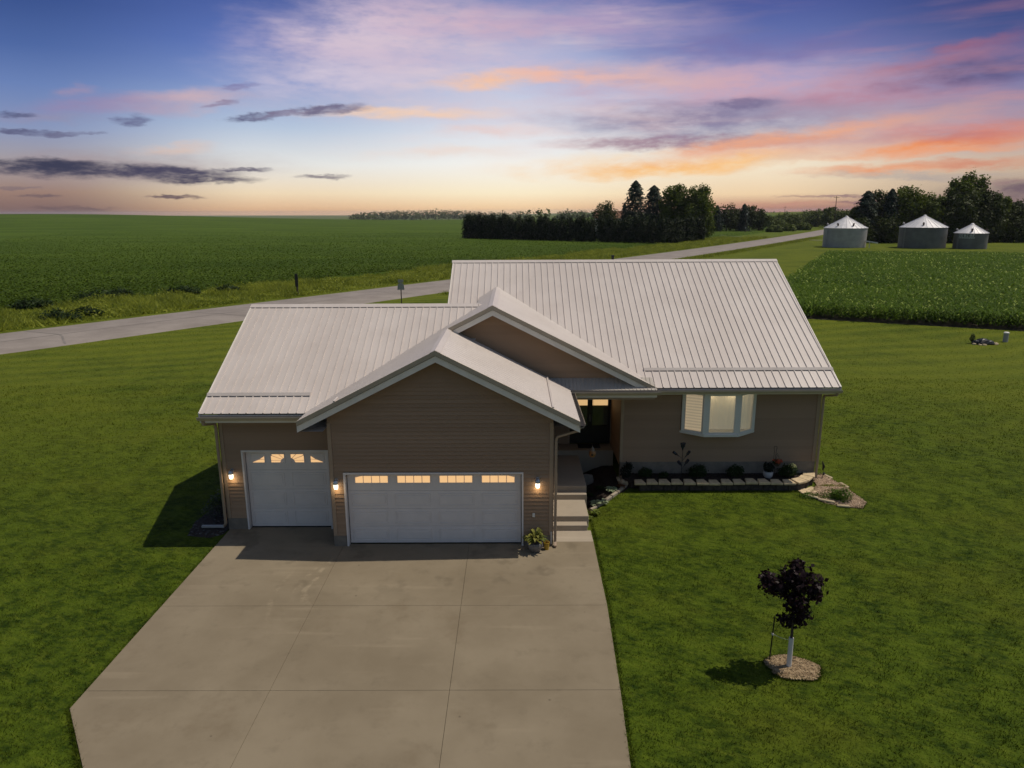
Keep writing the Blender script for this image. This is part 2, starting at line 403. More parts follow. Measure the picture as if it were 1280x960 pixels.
def concrete(name, a, b, joints=None):
    q = MT(name); P = q.pos()
    n1 = q.noise(.35, 5, .6, P); n2 = q.noise(2.2, 6, .65, P, w=3); n3 = q.noise(60, 3, .6, P, w=1); n4 = q.noise(.9, 3, .5, P, stretch=(.35, 3.2, 1), w=7)
    c = q.mix(q.rng(n1, .3, .7), a, b)
    c = q.mix(q.math('MULTIPLY', q.rng(n2, .52, .75), .35), c, tuple(x * .72 for x in a))
    c = q.mix(q.math('MULTIPLY', q.rng(n4, .58, .74), .28), c, tuple(min(1, x * 1.25) for x in b))
    c = q.mix(q.math('MULTIPLY', q.rng(n3, .6, .75), .25), c, tuple(x * .6 for x in a))
    if joints:
        st = q.noise(.55, 5, .7, P, w=13); c = q.mix(q.math('MULTIPLY', q.rng(st, .56, .74), .30), c, tuple(x * f for x, f in zip(a, (.66, .58, .50))))
        sp = q.n('ShaderNodeSeparateXYZ'); q.l(P, sp.inputs[0]); wob = q.math('MULTIPLY', q.math('SUBTRACT', q.noise(.5, 2, .5, P, w=21), .5), 1.1); xx = q.math('ADD', sp.outputs[0], wob)
        brk = q.rng(q.noise(3.2, 4, .7, P, w=31), .44, .6)
        for tx_, y0, y1, k in ((-5.9, 14.4, 17.4, .20), (-5.05, 15.0, 18.2, .36), (-5.3, 15.4, 18.0, .24)):
            m_ = q.math('MULTIPLY', q.rng(q.math('ABSOLUTE', q.math('SUBTRACT', xx, tx_)), .10, .03), q.math('MULTIPLY', q.rng(sp.outputs[1], y0, y0 + 1), q.rng(sp.outputs[1], y1, y1 - 1)))
            c = q.mix(q.math('MULTIPLY', q.math('MULTIPLY', m_, brk), k), c, tuple(min(1, x * 1.7) for x in b))
        oil = q.noise(1.0, 3, .6, P, w=41); near = q.math('MULTIPLY', q.rng(sp.outputs[1], 15.2, 16.8), q.rng(oil, .54, .66)); c = q.mix(q.math('MULTIPLY', near, .4), c, tuple(x * .5 for x in a))
        vo = q.n('ShaderNodeTexVoronoi'); vo.inputs['Scale'].default_value = 1.3; q.l(P, vo.inputs['Vector']); c = q.mix(q.math('MULTIPLY', q.rng(vo.outputs['Distance'], .045, .02), .5), c, (.05, .04, .03))
    q.base(c); q.p.inputs['Roughness'].default_value = .8; q.p.inputs['Specular IOR Level'].default_value = .25
    q.bump(q.math('ADD', n3, n2), .12, .01)
    return q
M = {}
M['ground'] = ground_mat()
def blades_mat():
    q = MT('grass_blades'); c, sp = grass_color(q, q.pos())
    g = q.n('ShaderNodeNewGeometry').outputs['Random Per Island']
    c = q.mix(q.math('MULTIPLY', g, .35), c, (.105, .130, .010))
    q.base(c); q.p.inputs['Roughness'].default_value = .75; q.p.inputs['Specular IOR Level'].default_value = .12
    tr = q.n('ShaderNodeBsdfTranslucent'); q.l(c, tr.inputs[0]); ms = q.n('ShaderNodeMixShader'); ms.inputs[0].default_value = .3
    q.l(q.p.outputs[0], ms.inputs[1]); q.l(tr.outputs[0], ms.inputs[2]); q.l(ms.outputs[0], q.out.inputs[0])
    return q.m
M['blades'] = blades_mat()
dq = concrete('driveway_concrete', (.192, .155, .102), (.250, .206, .140), True); M['drive'] = dq.m
def road_mat():
    q = concrete('road_concrete', (.225, .195, .170), (.285, .25, .22)); return q.m
M['road'] = road_mat()
M['step'] = concrete('step_concrete', (.325, .275, .21), (.39, .335, .26)).m
def siding_mat():
    q = MT('brown_lap_siding'); P = q.pos(); r = q.n('ShaderNodeNewGeometry').outputs['Random Per Island']
    f = q.math('MULTIPLY_ADD', r, .34, q.math('MULTIPLY_ADD', q.noise(1.2, 4, .6, P), .3, .18))
    q.base(q.mix(f, (.262, .170, .104), (.384, .256, .164))); q.p.inputs['Roughness'].default_value = .6; q.p.inputs['Specular IOR Level'].default_value = .3
    q.bump(q.noise(40, 3, .6, P, stretch=(.1, .1, 1)), .12, .004); return q.m
M['siding'] = siding_mat()
M['corner'] = mat('tan_corner_trim', (.34, .25, .175), .55, var=.05)
M['found'] = mat('grey_foundation', (.21, .18, .145), .85, var=.15, vs=4, bump=.2, bs=40)
M['trim'] = mat('pale_trim', (.74, .69, .62), .5, var=.05)
M['rake'] = mat('shadow_toned_rake_trim', (.40, .335, .25), .5, var=.05)  # pale trim painted tan for the shadow band under the roof edge
M['soffit'] = mat('soffit', (.42, .38, .33), .6, var=.05)
def roof_mat():
    q = MT('metal_roof'); P = q.pos(); n = q.noise(.5, 4, .6, P); n2 = q.noise(6, 4, .65, P, stretch=(1, .3, .3), w=2)
    c = q.mix(q.rng(n, .3, .7), (.535, .475, .435), (.590, .530, .490))
    c = q.mix(q.math('MULTIPLY', q.rng(n2, .52, .8), .30), c, (.36, .31, .28))
    q.base(c); q.p.inputs['Roughness'].default_value = .42; q.p.inputs['Specular IOR Level'].default_value = .35
    q.bump(q.noise(1.4, 2, .5, P, w=5), .08, .02)
    return q.m
M['roof'] = roof_mat()
M['gutter'] = mat('tan_gutter_metal', (.46, .385, .295), .45, var=.05)
M['dark'] = mat('near_black_fill', (.018, .015, .014), .6)
M['white'] = mat('white_door_paint', (.71, .66, .63), .45, var=.03)
M['potwhite'] = mat('dull_white_pot', (.42, .42, .44), .5, var=.08)
M['vinyl'] = mat('white_vinyl', (.68, .66, .62), .4, var=.03)
M['black'] = mat('black_paint', (.012, .012, .014), .4)
M['lit'] = mat('lit_window_blind', (.5, .35, .2), .7, emit=((1.0, .60, .27), .80))
def glass(name, tint=(.9, .95, .95), refl=.10):
    q = MT(name); t = q.n('ShaderNodeBsdfTransparent'); t.inputs[0].default_value = tint + (1,)
    gl = q.n('ShaderNodeBsdfGlossy'); gl.inputs['Roughness'].default_value = .04
    lw = q.n('ShaderNodeLayerWeight'); lw.inputs[0].default_value = .35
    ms = q.n('ShaderNodeMixShader'); q.l(q.math('MULTIPLY_ADD', lw.outputs['Fresnel'], .7, refl * .4), ms.inputs[0])
    q.l(t.outputs[0], ms.inputs[1]); q.l(gl.outputs[0], ms.inputs[2]); q.l(ms.outputs[0], q.out.inputs[0]); return q.m
M['glass'] = glass('window_glass')
M['lamp_glass'] = mat('lit_lamp_glass', (.9, .8, .6), .3, emit=((1.0, .88, .66), 3.2))
M['lamp_metal'] = mat('brushed_lamp_metal', (.50, .52, .56), .35, metal=.6)
M['galv'] = mat('galvanised_steel', (.36, .345, .335), .6, metal=.12, var=.12, vs=.6)
M['galv_dark'] = mat('weathered_dark_galvanised', (.135, .135, .13), .65, metal=.1, var=.18, vs=.5)
M['galv_roof'] = mat('galvanised_roof', (.62, .61, .62), .5, metal=.2, var=.08, vs=.8)
M['bark'] = mat('bark', (.06, .045, .034), .9, var=.3, vs=6, bump=.5, bs=20)
M['capstone'] = mat('tan_cap_stone', (.56, .44, .27), .9, var=.18, vs=6, bump=.4, bs=30)
M['shadeblock'] = mat('shade_toned_wall_block', (.055, .045, .036), .95, var=.4, vs=9, bump=.8, bs=30)  # shade on the tan blocks' faces painted in as near-black
M['stone'] = mat('tan_wall_block', (.42, .34, .22), .9, var=.22, vs=7, bump=.5, bs=35)
M['mulch'] = mat('dark_mulch', (.035, .024, .018), .95, var=.5, vs=25, bump=.9, bs=60)
M['gravel'] = mat('tan_pea_gravel', (.42, .30, .20), .9, var=.4, vs=30, bump=.9, bs=45)
M['chips'] = leafmat('wood_chips', (.11, .07, .035), (.44, .33, .20), trans=0, rough=.9, ns=8)
M['pebbles'] = leafmat('pebbles', (.28, .19, .12), (.62, .47, .33), trans=0, rough=.85, ns=8)
M['wood'] = mat('weathered_wood', (.07, .05, .04), .9, var=.3, vs=12)
M['pot'] = mat('grey_glazed_pot', (.16, .15, .145), .5, var=.2, vs=9)
M['yellow'] = mat('yellow_plastic', (.42, .27, .03), .4, var=.08)
M['purple'] = leafmat('dark_maple_leaves', (.008, .005, .006), (.026, .011, .014), trans=.15, rough=.45)
M['hedge'] = leafmat('cedar_foliage', (.007, .014, .004), (.028, .042, .009), trans=.12)
M['spruce'] = leafmat('spruce_foliage', (.008, .018, .012), (.026, .046, .024), trans=.12)
M['leaf'] = leafmat('tree_leaves', (.036, .060, .004), (.118, .155, .014), trans=.42, ns=.25)
M['leaf_dark'] = leafmat('dark_tree_leaves', (.015, .027, .003), (.056, .074, .010), trans=.25, ns=.2)
M['far'] = leafmat('distant_leaves', (.050, .076, .012), (.115, .140, .026), trans=.2, ns=.05)
M['corn'] = leafmat('corn_leaves', (.036, .078, .003), (.105, .175, .010), trans=.4, ns=.1, hl=(.36, .44, .10))
M['weeds'] = leafmat('verge_weeds', (.040, .076, .004), (.36, .39, .05), trans=.4, ns=.32)
M['shrub'] = leafmat('shrub_leaves', (.012, .026, .008), (.040, .066, .016), trans=.2, ns=3)
M['lime'] = leafmat('lime_leaves', (.07, .11, .015), (.22, .26, .05), trans=.3, ns=5)
M['hosta'] = leafmat('hosta_leaves', (.10, .17, .07), (.50, .55, .36), trans=.2, ns=9)
M['rust'] = leafmat('rusty_leaves', (.09, .04, .015), (.22, .11, .04), trans=.2, ns=5)
M['red'] = leafmat('red_flowers', (.45, .04, .02), (.65, .16, .08), trans=.2, ns=9)
M['yflower'] = leafmat('pale_yellow_flowers', (.30, .34, .12), (.60, .60, .32), trans=.2, ns=9)
M['croton'] = leafmat('variegated_leaves', (.05, .09, .02), (.32, .30, .07), trans=.25, ns=7)

# ------------------------------------------------------------------ ground
def sst(x): x = np.clip(x, 0, 1); return x * x * (3 - 2 * x)
def g(x, y):
    x = np.asarray(x, float); y = np.asarray(y, float)
    z = np.full(np.broadcast(x, y).shape, -.03)
    z = z + .30 * sst((x - 2.3) / .9) * sst((y - 18.8) / 3.2) * sst((34 - x) / 20) * sst((62 - y) / 22)
    z = z - .27 * sst((y - 38) / 12)
    a = x / np.maximum(y, 1)
    z = z + 9.4 * sst((y - 260) / 600) * sst((-a - .12) / .55) - 22 * sst((y - 900) / 500) * sst((.15 - a) / .2)
    z = z + 7.5 * sst((y - 700) / 900) * sst((a - .22) / .2) - 18 * sst((y - 1700) / 600) * sst((a - .15) / .1)
    return z
def gz(x, y): return float(g(x, y))
def axis(lo, hi, n, k):
    t = np.linspace(-1, 1, n); s = np.sinh(t * k) / math.sinh(k)
    return np.where(s < 0, -s * lo, s * hi)
gx = np.unique(np.concatenate([axis(-6000, 6000, 241, 6.2), np.linspace(-2, 16, 46)])); gy = np.unique(np.concatenate([axis(-400, 8000, 281, 6.0) + 18, np.linspace(16, 26, 30)]))
XX, YY = np.meshgrid(gx, gy); ZZ = g(XX, YY)
nx, ny = len(gx), len(gy); idx = np.arange(nx * ny).reshape(ny, nx)
fc = np.stack([idx[:-1, :-1], idx[:-1, 1:], idx[1:, 1:], idx[1:, :-1]], -1).reshape(-1, 4)
tag(np_mesh('ground', np.stack([XX, YY, ZZ], -1), 4, M['ground'], faces=fc, smooth=True), kind='structure')
# road
rv, rfc = [], []
ys = np.concatenate([np.linspace(2, 160, 80), np.linspace(164, 620, 100)])
for i, Y in enumerate(ys):
    s0 = road_s(Y)
    for j, t in enumerate((-.25, 0, .5, 1, 1.06)):
        x = s0 - 2 * RDX * t if 0 <= t <= 1 else (s0 + .5 if t < 0 else s0 - 2 * RDX - .5)
        z = gz(x, Y) + (.06 + .05 * (1 - abs(2 * t - 1)) if 0 <= t <= 1 else -.05); rv.append((x, Y, z))
    if i:
        b = i * 5
        for j in range(4): rfc.append((b - 5 + j, b - 4 + j, b + j + 1, b + j))
tag(np_mesh('road', rv, 4, M['road'], faces=np.array(rfc)), kind='structure')
M['crack'] = mat('dark_joint', (.13, .105, .072), .9)
M['roadcrack'] = mat('road_crack_sealant', (.20, .18, .16), .9)
cr = MB()
def road_pt(Y, t): x = road_s(Y) - 2 * RDX * t; return Vector((x, Y, gz(x, Y) + .072 + .05 * (1 - abs(2 * t - 1))))
for Y0, t0, Y1, t1, w in ((52, .02, 56, .5, .07), (56, .5, 58, .98, .07), (66, .1, 69, .9, .06), (84, .1, 88, .95, .06), (45, .5, 75, .52, .05), (75, .52, 130, .5, .05)):
    n = 14; L = []
    for i in range(n + 1):
        f = i / n; L.append(road_pt(Y0 + (Y1 - Y0) * f, t0 + (t1 - t0) * f + random.uniform(-.008, .008)))
    for a, b in zip(L, L[1:]):
        e = (b - a).cross(Vector((0, 0, 1))).normalized() * w; cr.poly([a - e, a + e, b + e, b - e])
tag(cr.build('road_markings', M['roadcrack']), kind='structure')
# farm lanes off the road
for k, pts in enumerate(([(930, 296.5), (900, 294), (860, 290), (800, 287)], [(985, 298.5), (1010, 300), (1030, 300.5), (1060, 301)])):
    L = [gnd(u, v, -.28) for u, v in pts]; q = MB()
    for a, b in zip(L, L[1:]):
        e = Vector((.0, 2.0 if k == 0 else 1.3, 0))
        A = [a - e, a + e, b + e, b - e]
        q.poly([Vector((p.x, p.y, gz(p.x, p.y) + .05)) for p in A])
    tag(q.build('gravel_lane', M['road']), kind='structure')
# driveway slabs with open joints
DR = [(-8.49, 19.72), (-8.49, 11.7), (-7.35, 10.2), (-5.6, 7.9), (-5.2, 3), (1.9, 3), (1.95, 10.2), (2.06, 12.1), (2.2, 15.3), (2.24, 18.7), (1.05, 18.7), (1.05, 18.6), (-5.1, 18.6), (-5.1, 19.72)]
db = MB()
def clip_slab(poly, x0, x1, y0, y1):
    for ax, lim, sgn in ((0, x0, 1), (0, x1, -1), (1, y0, 1), (1, y1, -1)):
        out = []
        for a, b in zip(poly, poly[1:] + poly[:1]):
            ia, ib = sgn * (a[ax] - lim) >= 0, sgn * (b[ax] - lim) >= 0
            if ia: out.append(a)
            if ia != ib:
                t = (lim - a[ax]) / (b[ax] - a[ax]); out.append((a[0] + t * (b[0] - a[0]), a[1] + t * (b[1] - a[1])))
        poly = out
        if not poly: return poly
    return poly
XC, YC, j = (-20, -4.85, -1.3, 20), (0, 6.2, 9.2, 12.22, 15.33, 30), .0035
for a, b in zip(XC, XC[1:]):
    for c, d in zip(YC, YC[1:]):
        p = clip_slab(DR, a + j, b - j, c + j, d - j)
        if len(p) > 2: db.extrude([(x, y, -.12) for x, y in p], (0, 0, .12))
tag(db.build('driveway', M['drive'], bevel=.003), kind='structure')
tag(MB().poly([(x, y, -.022) for x, y in DR]).build('driveway_base', M['crack']), kind='structure')
# ------------------------------------------------------------------ the house
H = thing('house', (2.5, 22.0, 0), 'brown sided ranch house with pale ribbed metal roof and attached three-bay garage', 'house')
def hp(mb, name, m_, parent=None, **k): return mb.build(name, m_, parent or H, world=True, **k)
K = .507
E_S, Z_S, R_S = 18.95, 3.76, 23.70          # single-bay garage: eave line, eave height, ridge line
E_M, Z_M, R_M = 22.10, 3.67, 29.10          # main block
Z_SR = Z_S + K * (R_S - E_S); KM = .51; Z_MR = Z_M + KM * (R_M - E_M)
AX, AZ = -2.05, 5.67                        # garage gable ridge
YG, YU, YUW = 18.05, 21.62, 22.02           # gable roof edge, upper gable roof edge, upper gable wall
UX = -.66; UZ = AZ + K * (UX - AX)          # upper gable ridge
XL, XR = -8.77, 10.45                       # outer roof edges
# lap siding: courses of tilted boards; put() turns (along, out, z) into a point
def lap(mb, put, z0, z1, spans, h=.11):
    n = max(1, round((z1 - z0) / h)); h = (z1 - z0) / n
    for i in range(n):
        a, b = z0 + i * h, z0 + (i + 1) * h
        sa, sb = spans(a + 1e-4), spans(b - 1e-4)
        if len(sa) != len(sb): sb = sa = spans((a + b) / 2)
        for (l0, r0), (l1, r1) in zip(sa, sb):
            if r0 - l0 < .01: continue
            l1, r1 = max(l1, l0), min(r1, r0)
            if r1 < l1: l1 = r1 = (l1 + r1) / 2
            mb.poly([put(l0, .034, a), put(r0, .034, a), put(r1, .002, b), put(l1, .002, b)])
            mb.poly([put(l0, .034, a), put(l0, .0, a), put(r0, .0, a), put(r0, .034, a)])
def front(y): return lambda a, o, z: (a, y - o, z)
def side(x, s): return lambda a, o, z: (x + s * o, a, z)
def minus(l, r, holes, z):
    out = [(l, r)]
    for (x0, x1, z0, z1) in holes:
        if z0 <= z <= z1:
            out = [q for (a, b) in out for q in ((a, min(b, x0)), (max(a, x1), b)) if q[1] - q[0] > .005]
    return out
# -- double-bay gable front
GW = 18.5; DW_ = 25.0
DD = (-4.68, .19, 0, 2.14)                  # double door opening
q = MB()
def gable_span(z):
    half = (AZ - .20 - z) / K; l, r = max(-5.08, AX - half), min(1.05, AX + half)
    return minus(l, r, [DD], z)
lap(q, front(GW), .32, 5.30, gable_span, .112)
hp(q, 'wall', M['siding'])
q = MB(); lap(q, side(-5.08, -1), 0.3, 3.5, lambda z: [(18.5, 19.62)]); hp(q, 'wall', M['siding']); q = MB(); lap(q, side(1.05, 1), .3, 3.5, lambda z: [(18.5, DW_)]); hp(q, 'wall', M['siding'])
SW = 19.62; SD = (-7.89, -5.46, 0, 2.42)
for bx in ((-5.10, DD[0] - .07, GW - .02, GW + .2, -.02, .315), (DD[1] + .07, 1.07, GW - .02, GW + .2, -.02, .315), (1.0, 1.07, GW + .2, 22.7, -.02, .315),
           (-8.52, SD[0] - .07, SW - .02, SW + .2, -.02, .36), (SD[1] + .07, -5.12, SW - .02, SW + .2, -.02, .36), (3.55, 10.12, 22.73, 22.9, .0, .95), (-8.52, -8.4, SW + .2, 27.7, -.05, .36), (10.0, 10.12, 22.9, 35.4, 0, .95)):
    q = MB(); q.box(*bx); hp(q, 'foundation', M['found'])
q = MB(); lap(q, front(SW), .36, 3.45, lambda z: minus(-8.5, -5.08, [SD], z)); hp(q, 'wall', M['siding'])
q = MB(); lap(q, side(-8.5, -1), .36, 5.95, lambda z: [(max(19.62, R_S - (Z_SR - .15 - z) / K), min(27.78, R_S + (Z_SR - .15 - z) / K))]); hp(q, 'wall', M['siding'])
# -- main block front, entry recess, ends
MW = 22.75; BW = (5.52, 7.98, 2.02, 3.36)
q = MB(); lap(q, front(MW), .95, 3.46, lambda z: minus(3.55, 10.10, [BW], z)); hp(q, 'wall', M['siding'])
q = MB(); lap(q, side(3.55, -1), .85, 3.46, lambda z: [(MW, DW_)]); hp(q, 'wall', M['siding'])
DW = 25.0; FD = (2.02, 3.50, .88, 3.12)
q = MB(); lap(q, front(DW), .85, 3.46, lambda z: minus(1.05, 3.55, [FD], z)); hp(q, 'wall', M['siding'])
q = MB(); lap(q, side(10.10, 1), .95, 7.05, lambda z: [(max(MW, R_M - (Z_MR - .15 - z) / KM), min(35.45, R_M + (Z_MR - .15 - z) / KM))]); hp(q, 'wall', M['siding']); q = MB()
lap(q, side(-2.15, -1), 0, 7.05, lambda z: [(max(23.0, R_M - (Z_MR - .15 - z) / KM), min(35.45, R_M + (Z_MR - .15 - z) / KM))])
hp(q, 'wall', M['siding']); q = MB(); q.box(-2.13, 10.08, 35.4, 35.45, 0, 3.5); hp(q, 'wall', M['siding']); q = MB(); q.box(-8.48, -2.15, 27.7, 27.75, 0, 3.5); hp(q, 'wall', M['siding'])
# -- upper gable wall over the entry
q = MB(); lap(q, front(YUW), 3.75, UZ - .22, lambda z: [(max(AX - .2, UX - (UZ - .20 - z) / K), min(4.2, UX + (UZ - .20 - z) / K))], .105); hp(q, 'wall', M['siding'])
q = MB(); q.box(1.05, 4.4, 21.60, 22.0, 3.42, 3.52); hp(q, 'beam', M['corner'])
# corner trims
for (x, y, z0, z1) in ((-5.09, GW - .042, .32, 3.62), (.955, GW - .042, .32, 3.62), (-8.51, SW - .042, .36, 3.5), (10.0, MW - .042, .95, 3.46), (3.53, MW - .042, .95, 3.46)): q = MB(); q.box(x, x + .10, y, y + .05, z0, z1); hp(q, 'corner_trim', M['corner'])
q = MB()
for bx in ((-8.522, -8.50, SW - .042, SW + .08, .36, 3.5), (10.10, 10.122, MW - .042, MW + .08, .95, 3.46), (3.53, 3.548, MW, MW + .08, .95, 3.46), (-5.102, -5.08, GW - .02, GW + .08, .32, 3.5), (1.05, 1.072, GW - .02, GW + .08, .32, 3.5)):
    q = MB(); q.box(*bx); hp(q, 'corner_trim', M['corner'])

# -- roofs: a flat panel clipped to its outline plus standing ribs along the slope
def roof_panel(mb, pts, down, spacing=.245, off=.1, hgt=.030, w=.036):
    P0 = Vector(pts[0]); d = Vector(down).normalized(); pv = [Vector(p) for p in pts]
    nrm = (pv[1] - pv[0]).cross(pv[2] - pv[0]).normalized()
    if nrm.z < 0: nrm = -nrm
    e = d.cross(nrm).normalized()
    mb.poly(pv); mb.poly([p - nrm * .03 for p in pv])
    for i in range(len(pv)):
        a, b = pv[i], pv[(i + 1) % len(pv)]; mb.poly([a, b, b - nrm * .03, a - nrm * .03])
    uv = [((p - P0).dot(e), (p - P0).dot(d)) for p in pv]
    lo, hi = min(u for u, _ in uv), max(u for u, _ in uv)
    s = lo + off
    while s < hi - .01:
        xs = []
        for (u0, t0), (u1, t1) in zip(uv, uv[1:] + uv[:1]):
            if (u0 - s) * (u1 - s) < 0: xs.append(t0 + (s - u0) / (u1 - u0) * (t1 - t0))
        xs.sort()
        for t0, t1 in zip(xs[::2], xs[1::2]):
            if t1 - t0 < .05: continue
            A, B = P0 + e * s + d * t0, P0 + e * s + d * t1
            sec = [(-w / 2, .001), (-w / 3.2, hgt), (w / 3.2, hgt), (w / 2, .001)]
            v = [A + e * a + nrm * b for a, b in sec] + [B + e * a + nrm * b for a, b in sec]
            mb.add(v, [(0, 1, 5, 4), (1, 2, 6, 5), (2, 3, 7, 6), (0, 1, 2, 3), (4, 5, 6, 7)])
        s += spacing
def S_(x, y): return (x, y, Z_S + K * (y - E_S))
def M_(x, y): return (x, y, Z_M + KM * (y - E_M))
def L_(x, y): return (x, y, AZ + K * (x - AX))       # shared left slope of both gables
def RG(x, y): return (x, y, AZ - K * (x - AX))
def RU(x, y): return (x, y, UZ - K * (x - UX))
q = MB(); roof_panel(q, [S_(XL, E_S), S_(-2.3, E_S), S_(-.6, R_S), S_(XL, R_S)], (0, -1, -K), .232, .1, .026)
q.poly([(XL, R_S, Z_SR), (-.9, R_S, Z_SR), (-.9, 28.45, Z_S), (XL, 28.45, Z_S)])
rs = hp(q, 'roof', M['roof'])
q = MB(); roof_panel(q, [M_(-2.47, E_M), M_(XR - .02, E_M), M_(XR + .11, R_M), M_(-2.47, R_M)], (0, -1, -KM), .245, .16)
q.poly([(-2.47, R_M, Z_MR), (XR + .11, R_M, Z_MR), (XR, 36.1, Z_M), (-2.47, 36.1, Z_M)])
rm = hp(q, 'roof', M['roof'])
xe = -5.78
q = MB(); yv = lambda x: E_S + (AZ + K * (x - AX) - Z_S) / K + .06
roof_panel(q, [L_(xe, YG), L_(AX, YG), L_(AX, YU), L_(UX, YU), L_(UX, 27.3), L_(-1.3, 26.6), L_(-1.3, R_S), L_(-1.3, yv(-1.3)), L_(xe, max(YG + .3, yv(xe)))], (-1, 0, -K), .232, .12, .007)
roof_panel(q, [RG(AX, YG), RG(1.74, YG), RG(1.74, YU + .05), RG(AX, YU + .38)], (1, 0, -K), .232, .12, .006)
rg = hp(q, 'roof', M['roof'])
q = MB(); roof_panel(q, [RU(UX, YU), RU(4.47, YU), RU(4.47, 22.45), RU(UX, 27.5)], (1, 0, -K), .232, .12, .006); ru = hp(q, 'roof', M['roof'])
# little pent roof above the entry
q = MB(); roof_panel(q, [(1.55, 21.52, 3.74), (4.45, 21.52, 3.74), (4.35, 22.02, 4.03), (1.1, 22.02, 4.03)], (0, -.5, -.29), .116, .05, .016, .024)
q.poly([(1.2, 21.55, 3.53), (4.4, 21.55, 3.53), (4.4, 22.0, 3.53), (1.2, 22.0, 3.53)]); hp(q, 'pent_roof', M['soffit'])  # roof metal given the darker soffit tone to paint in its shade
# ridge caps, valley and edge flashing (standing clear of the panels on the ribs)
def cap(mb, a, b, w=.17, lift=.03, k=K, axis='x'):
    a, b = Vector(a), Vector(b); e = Vector((0, 1, 0)) if axis == 'x' else Vector((1, 0, 0))
    for s in (-1, 1):
        dn = (e * s + Vector((0, 0, -k))) * w; up = Vector((0, 0, lift)); th = Vector((0, 0, -.008))
        p = [a + up, b + up, b + up + dn, a + up + dn]
        mb.poly(p); mb.poly([v + th for v in p]); mb.poly([p[2], p[3], p[3] + th, p[2] + th])
q = MB(); cap(q, (XL, R_S, Z_SR), (-1.2, R_S, Z_SR)); hp(q, 'ridge_cap', M['roof'], rs)
q = MB(); cap(q, (-2.49, R_M, Z_MR), (XR + .13, R_M, Z_MR), k=KM); hp(q, 'ridge_cap', M['roof'], rm)
q = MB(); cap(q, (AX, YG, AZ), (AX, YU + .02, AZ), .14, .022, axis='y'); hp(q, 'ridge_cap', M['roof'], rg)
q = MB(); cap(q, (UX, YU, UZ), (UX, 27.2, UZ), .14, .022, axis='y'); hp(q, 'ridge_cap', M['roof'], ru)
# lapped snow-guard strips
q = MB()
def strip(mb, f, x0, x1, y, k):
    a, b = Vector(f(x0, y)), Vector(f(x1, y)); n = Vector((0, -k, 1)).normalized(); d = Vector((0, 1, k)).normalized()
    sec = [a + n * .026 - d * .09, a + n * .034 - d * .09, a + n * .075, a + n * .03 + d * .05, a + n * .024 + d * .05]
    mb.extrude(sec, b - a)
strip(q, S_, XL + .02, -5.80, 19.66, K); hp(q, 'snow_guard', M['roof'], rs)
q = MB(); A, B = Vector(RG(1.02, YG + .02)), Vector(RG(1.02, YU)); q.beam(A + Vector((0, 0, .03)), B + Vector((0, 0, .03)), .05, .035); hp(q, 'snow_guard', M['roof'], rg)
q = MB(); A, B = Vector(L_(-4.75, YG + .02)), Vector(L_(-4.75, YG + .45)); q.beam(A + Vector((0, 0, .03)), B + Vector((0, 0, .03)), .05, .035); hp(q, 'snow_guard', M['roof'], rg)
q = MB(); strip(q, M_, 4.26, XR + .01, 22.92, KM); hp(q, 'snow_guard', M['roof'], rm)
# plumbing vents
q = MB(); p = at(766, 321, 30.0); q.tube([(p.x, 30.0, Z_MR - .6), (p.x, 30.0, p.z + .06)], .055, 10); q.tube([(p.x, 30.0, p.z + .0), (p.x, 30.0, p.z + .07)], .07, 10); hp(q, 'vent_pipe', M['black'])
# -- fascias, rake trims, soffits
def rake(a, b, name_t='rake_trim', dz=0.0):
    a, b = Vector(a), Vector(b); t = MB(); f = MB()
    a0, b0 = a + Vector((0, -.015, .012)), b + Vector((0, -.015, .012))
    t.extrude([a0, a0 + Vector((0, .04, 0)), a0 + Vector((0, .04, -.125)), a0 + Vector((0, 0, -.125))], b0 - a0)
    a1, b1 = a + Vector((0, .02, -.13)), b + Vector((0, .02, -.13))
    f.extrude([a1, a1 + Vector((0, .03, 0)), a1 + Vector((0, .03, -.17)), a1 + Vector((0, 0, -.17))], b1 - a1)
    hp(t, name_t, M['rake']); hp(f, 'fascia', M['trim'])
rake(L_(xe, YG), L_(AX, YG)); rake(RG(AX, YG), RG(1.74, YG)); rake(L_(AX + .02, YU), L_(UX, YU)); rake(RU(UX, YU), RU(4.47, YU))
q = MB()
for (p0, p1, p2, p3) in ((L_(xe, YG + .05), L_(AX, YG + .05), L_(AX, GW), L_(xe, GW)), (RG(AX, YG + .05), RG(1.74, YG + .05), RG(1.74, GW), RG(AX, GW)), (L_(AX, YU + .05), L_(UX, YU + .05), L_(UX, YUW), L_(AX, YUW)), (RU(UX, YU + .05), RU(4.47, YU + .05), RU(4.47, YUW), RU(UX, YUW))):
    q.poly([Vector(p) - Vector((0, 0, .27)) for p in (p0, p1, p2, p3)])
q.box(XL + .05, -5.1, E_S + .06, SW, 3.47, 3.49); q.box(3.2, XR - .05, E_M + .05, MW, 3.44, 3.46); q.box(1.05, 3.55, 22.0, DW, 3.45, 3.47)
q.poly([(1.05, GW, 3.50), (1.70, GW, 3.50), (1.70, 21.6, 3.50), (1.05, 21.6, 3.50)]); q.poly([(-5.1, 18.1, 3.50), (-5.74, 18.1, 3.50), (-5.74, 19.6, 3.50), (-5.1, 19.6, 3.50)])
hp(q, 'soffit', M['soffit'])
for bx in ((XL + .02, -5.6, E_S + .02, E_S + .05, 3.49, 3.71), (4.3, XR - .02, E_M + .02, E_M + .05, 3.44, 3.62), (1.70, 1.725, YG + .06, YU, 3.50, 3.72), (1.6, 4.45, 21.53, 21.55, 3.5, 3.70)):
    q = MB(); q.box(*bx); hp(q, 'fascia', M['trim'])
